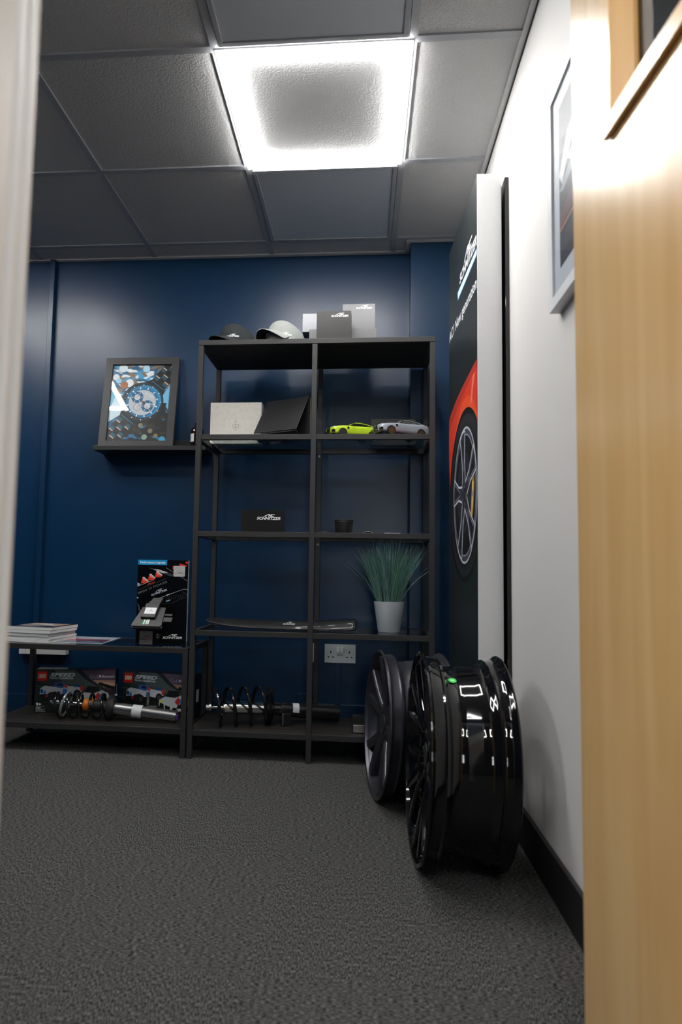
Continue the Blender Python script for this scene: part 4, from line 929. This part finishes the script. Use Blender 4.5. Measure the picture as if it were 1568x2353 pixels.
# control unit resting on the stand, tilted towards the viewer
ec = thing('control_unit', 'black electronic control box with white label tilted on the acrylic stand', 'electronics', (-.912, 2.826, ZB + .0745), math.radians(-3))
ec.rotation_euler = (math.radians(48), math.radians(0), math.radians(-4))
EBLK = pm('black_abs_plastic', (.016, .016, .017), .4, noise=.2)
b = MB(); b.prism([(-.062, 0), (.062, 0), (.068, .006), (.062, .105), (-.044, .105), (-.068, .006)], 0, .010, EBLK); b.prism([(-.066, -.004), (.068, -.004), (.070, .008), (-.068, .008)], -.006, .004, EBLK); hous = b.build('housing', ec, bevel=.0015)
b = MB(); b.prism([(-.034, .040), (.030, .040), (.034, .118), (-.028, .118)], .0102, .022, EBLK); b.prism([(-.016, .118), (.034, .118), (.04, .150), (-.006, .150)], .004, .02, EBLK); cblk = b.build('cover_block', ec, bevel=.002)
b = MB(); A = Art(b, lambda a, q, h: (a, q, .0222 + h), .0003); A.rect(-.022, .058, .028, .092, 'f2f3f4'); A.line([(-.014, .072), (.02, .072)], .0008, '9a9aa0'); A.logo(-.006, .076, .02, '6a6a70'); b.build('white_label', cblk, label='white label')
b = MB(); A = Art(b, lambda a, q, h: (a, q, .0102 + h), .0003)
for i, c in enumerate(('2fa04c', 'e6f0ea', '2c7a40', 'dfe8e8', '9ad0b0', 'e8eef2')): A.rect(-.020 + .005 * i, .010, -.0155 + .005 * i, .036, c)
b.build('status_label', hous, label='green and white striped label')
b = MB(); b.box(.060, .105, .03, .055, -.004, .006, EBLK); b.box(.064, .1, .062, .074, -.002, .006, EBLK); b.build('connector', ec, bevel=.0015)

# ------------------------------------------------------------------ toy brick set boxes
def race_car(A, x, y, s, dark):
    """blocky race car picture"""
    P = lambda pts, c: A.poly([(x + a * s, y + b * s) for a, b in pts], c)
    P([(-.02, .06), (.10, -.02), (.62, .02), (.98, .12), (.96, .2), (.1, .16)], '101214')
    if dark == 0:
        P([(.02, .13), (.03, .27), (.13, .33), (.35, .30), (.60, .33), (.90, .30), (.98, .20), (.80, .13), (.62, .16), (.4, .12), (.15, .14)], 'c3c8cc')
        P([(.03, .16), (.035, .26), (.09, .24), (.10, .15)], '2f74c0'); P([(.105, .14), (.105, .23), (.16, .20), (.16, .12)], '2f74c0'); P([(.045, .175), (.05, .235), (.08, .225), (.085, .17)], '0c0e12')
        P([(.32, .31), (.36, .40), (.56, .40), (.62, .31), (.5, .27)], '2a5ea8'); P([(.38, .33), (.42, .38), (.52, .38), (.54, .32)], '1a2028'); P([(.56, .3), (.58, .37), (.64, .35), (.63, .26)], 'c03828'); P([(.52, .16), (.55, .27), (.64, .24), (.62, .12)], '2f74c0')
        P([(.92, .22), (.93, .34), (1.0, .32), (.98, .2)], 'b03a30'); P([(.78, .30), (.80, .37), (.92, .36), (.92, .3)], '1f4c8c'); P([(.15, .08), (.2, .15), (.3, .12), (.22, .06)], 'b02c24'); P([(.18, .04), (.22, .17), (.38, .2), (.46, .1), (.42, 0)], '241c1c')
        for wx_, wy_ in ((.40, .08), (.86, .14)): A.ell(x + wx_ * s, y + wy_ * s, .085 * s, .10 * s, '0a0a0c'); A.ell(x + wx_ * s, y + wy_ * s, .05 * s, .06 * s, '3a3c40')
    else:
        P([(.0, .20), (.02, .34), (.2, .44), (.45, .46), (.72, .50), (.9, .42), (.95, .25), (.7, .06), (.35, .0), (.08, .05)], 'c6c8c8')
        P([(.02, .10), (.04, .28), (.16, .22), (.17, .04)], '0d0f12'); P([(.20, .03), (.2, .2), (.36, .16), (.36, 0)], '0d0f12'); P([(.0, .26), (.03, .33), (.1, .32), (.09, .25)], 'd8d040')
        P([(.2, .44), (.3, .62), (.62, .60), (.66, .48), (.5, .42)], '14161a'); P([(.5, .3), (.6, .44), (.7, .36), (.62, .2)], 'b83028'); P([(.64, .3), (.72, .44), (.78, .36), (.72, .2)], '2f74c0'); P([(.55, .12), (.6, .22), (.8, .3), (.78, .14)], '14161a')
        P([(.6, .66), (1.06, .52), (1.08, .60), (.62, .74)], '0e1012'); P([(.68, .5), (.70, .72), (.73, .72), (.72, .5)], '0e1012'); A.ell(x + .50 * s, y + .04 * s, .09 * s, .11 * s, '08080a'); A.ell(x + .84 * s, y + .16 * s, .08 * s, .11 * s, '08080a')
def brick_box():
    BW, BH, BDp = .354, .191, .070
    b = MB(); b.box(0, BW, 0, BDp, 0, BH, flatc('0b0c0e', .3))
    A = Art(b, FRONT(0), .00002); m_ = .0015
    A.rect(m_, m_, BW - m_, BH - m_, '20272a', .3)
    A.poly([(m_, m_), (BW - m_, m_), (BW - m_, .055), (.2, .072), (m_, .06)], '1d2420', .3); A.poly([(m_, .06), (.2, .072), (.16, .10), (m_, .115)], '26302a', .3); A.line([(m_, .118), (.09, .11)], .004, '3c5a3a')
    A.poly([(.05, BH - m_), (.2, .13), (.235, .10), (BW - m_, .07), (BW - m_, .05), (.2, .07), (.1, .11), (m_, .14), (m_, BH - m_)], '343b3d', .3)
    A.poly([(.17, BH - m_), (.225, .145), (.27, .12), (.31, .10), (.25, .09), (.12, .135), (.08, BH - m_)], '4a5656', .3)
    A.poly([(.2, BH - m_), (BW - m_, BH - m_), (BW - m_, .105), (.31, .105), (.275, .125), (.245, .145)], '5a4c5a', .3); A.poly([(.25, .145), (BW - m_, .145), (BW - m_, .118), (.30, .112)], 'a88478', .3); A.poly([(.27, .138), (BW - m_, .132), (BW - m_, .122), (.30, .120)], 'c8a088', .3); A.poly([(.24, .16), (BW - m_, .168), (BW - m_, .155), (.26, .15)], '73606c', .3)
    A.poly([(.31, .105), (BW - m_, .104), (BW - m_, .06), (.33, .075)], '3e3440', .3)
    for i in range(4):
        for j in range(2): A.rect(BW - .06 + .014 * i, .004 + .012 * j, BW - .06 + .014 * i + .013, .015 + .012 * j, 'b8b8b8' if (i + j) % 2 else '1a1a1a')
    race_car(A, .018, .055, .195, 0); race_car(A, .185, .022, .155, 1)
    A.rect(.0095, .140, .0505, .1815, 'cf1a1c', .3)
    A.text('LEGO', .0125, .1535, .035, 'e8c02c', hgt=.0165, shear=.18, bold=.075); A.text('LEGO', .0132, .1545, .0335, '0a0a0a', hgt=.0150, shear=.18, bold=.05); A.text('LEGO', .0138, .1550, .0323, 'fafafa', hgt=.0140, shear=.18, bold=.022)
    A.text('SPEED', .0625, .1595, .113, '5c646a', hgt=.0165, shear=.32, bold=.045); A.text('SPEED', .0635, .1602, .110, 'c8ced2', hgt=.0150, shear=.32, bold=.03)
    A.poly([(.0600, .1555), (.103, .1555), (.098, .1480), (.066, .1480)], '8a9298'); A.text('CHAMPIONS', .104, .1480, .062, 'd4d8dc', hgt=.0075, shear=.2, bold=.03)
    A.ell(.2475, .1620, .0078, .0078, 'a8b0b8'); A.ell(.2475, .1620, .0062, .0062, '20242a'); A.poly([(.2475, .162), (.2475, .1675), (.242, .162)], '3a78b8'); A.poly([(.2475, .162), (.2475, .1565), (.253, .162)], '3a78b8')
    for i, c in enumerate(('4aa0d8', '1e3c88', 'c83428')): A.poly([(.2665 + .0038 * i, .156), (.2703 + .0038 * i, .156), (.2755 + .0038 * i, .168), (.2717 + .0038 * i, .168)], c)
    A.text('M', .2790, .156, .011, 'e6e8ea', hgt=.012, shear=.3, bold=.015); A.text('Motorsport', .2935, .1572, .054, 'd8dcde', hgt=.0095, bold=.012)
    A.text('9+', .008, .031, .0225, 'f4f4f4', hgt=.0125, bold=.03); A.line([(.008, .0275), (.048, .0275)], .0006, 'c8c8c8'); A.text('76922', .008, .0185, .021, 'e0e0e0', hgt=.006, bold=.015); A.line([(.008, .0155), (.05, .0155)], .0006, 'c8c8c8'); A.text('BMW M4 GT3 &', .008, .0105, .034, 'd0d0d0', hgt=.0034); A.text('BMW M HYBRID V8', .008, .0045, .042, 'd0d0d0', hgt=.0034)
    b.add([(x, y, BH + .0003) for x, y in ((.002, .002), (BW - .002, .002), (BW - .002, BDp - .002), (.002, BDp - .002))], [(0, 1, 2, 3)], flatc('1a1c20', .2))
    b.add([(x, y, BH + .0006) for x, y in ((.29, .004), (.35, .004), (.35, .02), (.29, .02))], [(0, 1, 2, 3)], flatc('a82820', .2))
    # barcode on the right end
    for i in range(16): b.box(BW, BW + .0003, .022, .048, .07 + .0035 * i, .07 + .0035 * i + (.002 if i % 3 else .0012), flatc('c8c8c8'))
    return b
lb_ = brick_box().build('toy_set_box', loc=(-1.456, 2.958, .1204), rz=math.radians(9.5))
tag(lb_, 'toy racing car set box at the left, with its age mark fully visible', 'toy box', 'toy racing car set boxes')
l2 = lb_.copy(); COL.objects.link(l2); l2.location = (-1.070, 3.003, .1204); l2.rotation_euler.z = math.radians(-11.3)
l2['label'] = 'toy racing car set box at the right, turned and cut by the bench leg'

# ------------------------------------------------------------------ camera
RM = ((0.9960742825136594, 0.0867464287582155, 0.017637483170637843), (-0.010667993143478468, -0.08016013243337153, 0.9967249104394627), (-0.08787614942172528, 0.9930002065790118, 0.07892003609255659))
cd = bpy.data.cameras.new('camera'); cam = bpy.data.objects.new('camera', cd); COL.objects.link(cam)
r_, u_, f_ = (Vector(v) for v in RM)
M4 = Matrix((r_, u_, -f_)).transposed().to_4x4(); M4.translation = Vector((0, 0, .7594)); cam.matrix_world = M4
cd.sensor_fit = 'VERTICAL'; cd.sensor_height = 36; cd.sensor_width = 24; cd.lens = 1548.587 / 2353 * 36
cd.shift_x = 87.356 / 2353; cd.shift_y = 19.97 / 2353; cd.clip_start = .02
cd.dof.use_dof = True; cd.dof.focus_distance = 2.85; cd.dof.aperture_fstop = 3.2
SC.camera = cam
w = bpy.data.worlds.new('world'); SC.world = w; w.use_nodes = True
w.node_tree.nodes['Background'].inputs[0].default_value = (.6, .7, .8, 1); w.node_tree.nodes['Background'].inputs[1].default_value = .05
vs_ = SC.view_settings; vs_.view_transform = 'Standard'; vs_.look = 'None'; vs_.exposure = .42; vs_.gamma = 1; vs_.use_curve_mapping = False
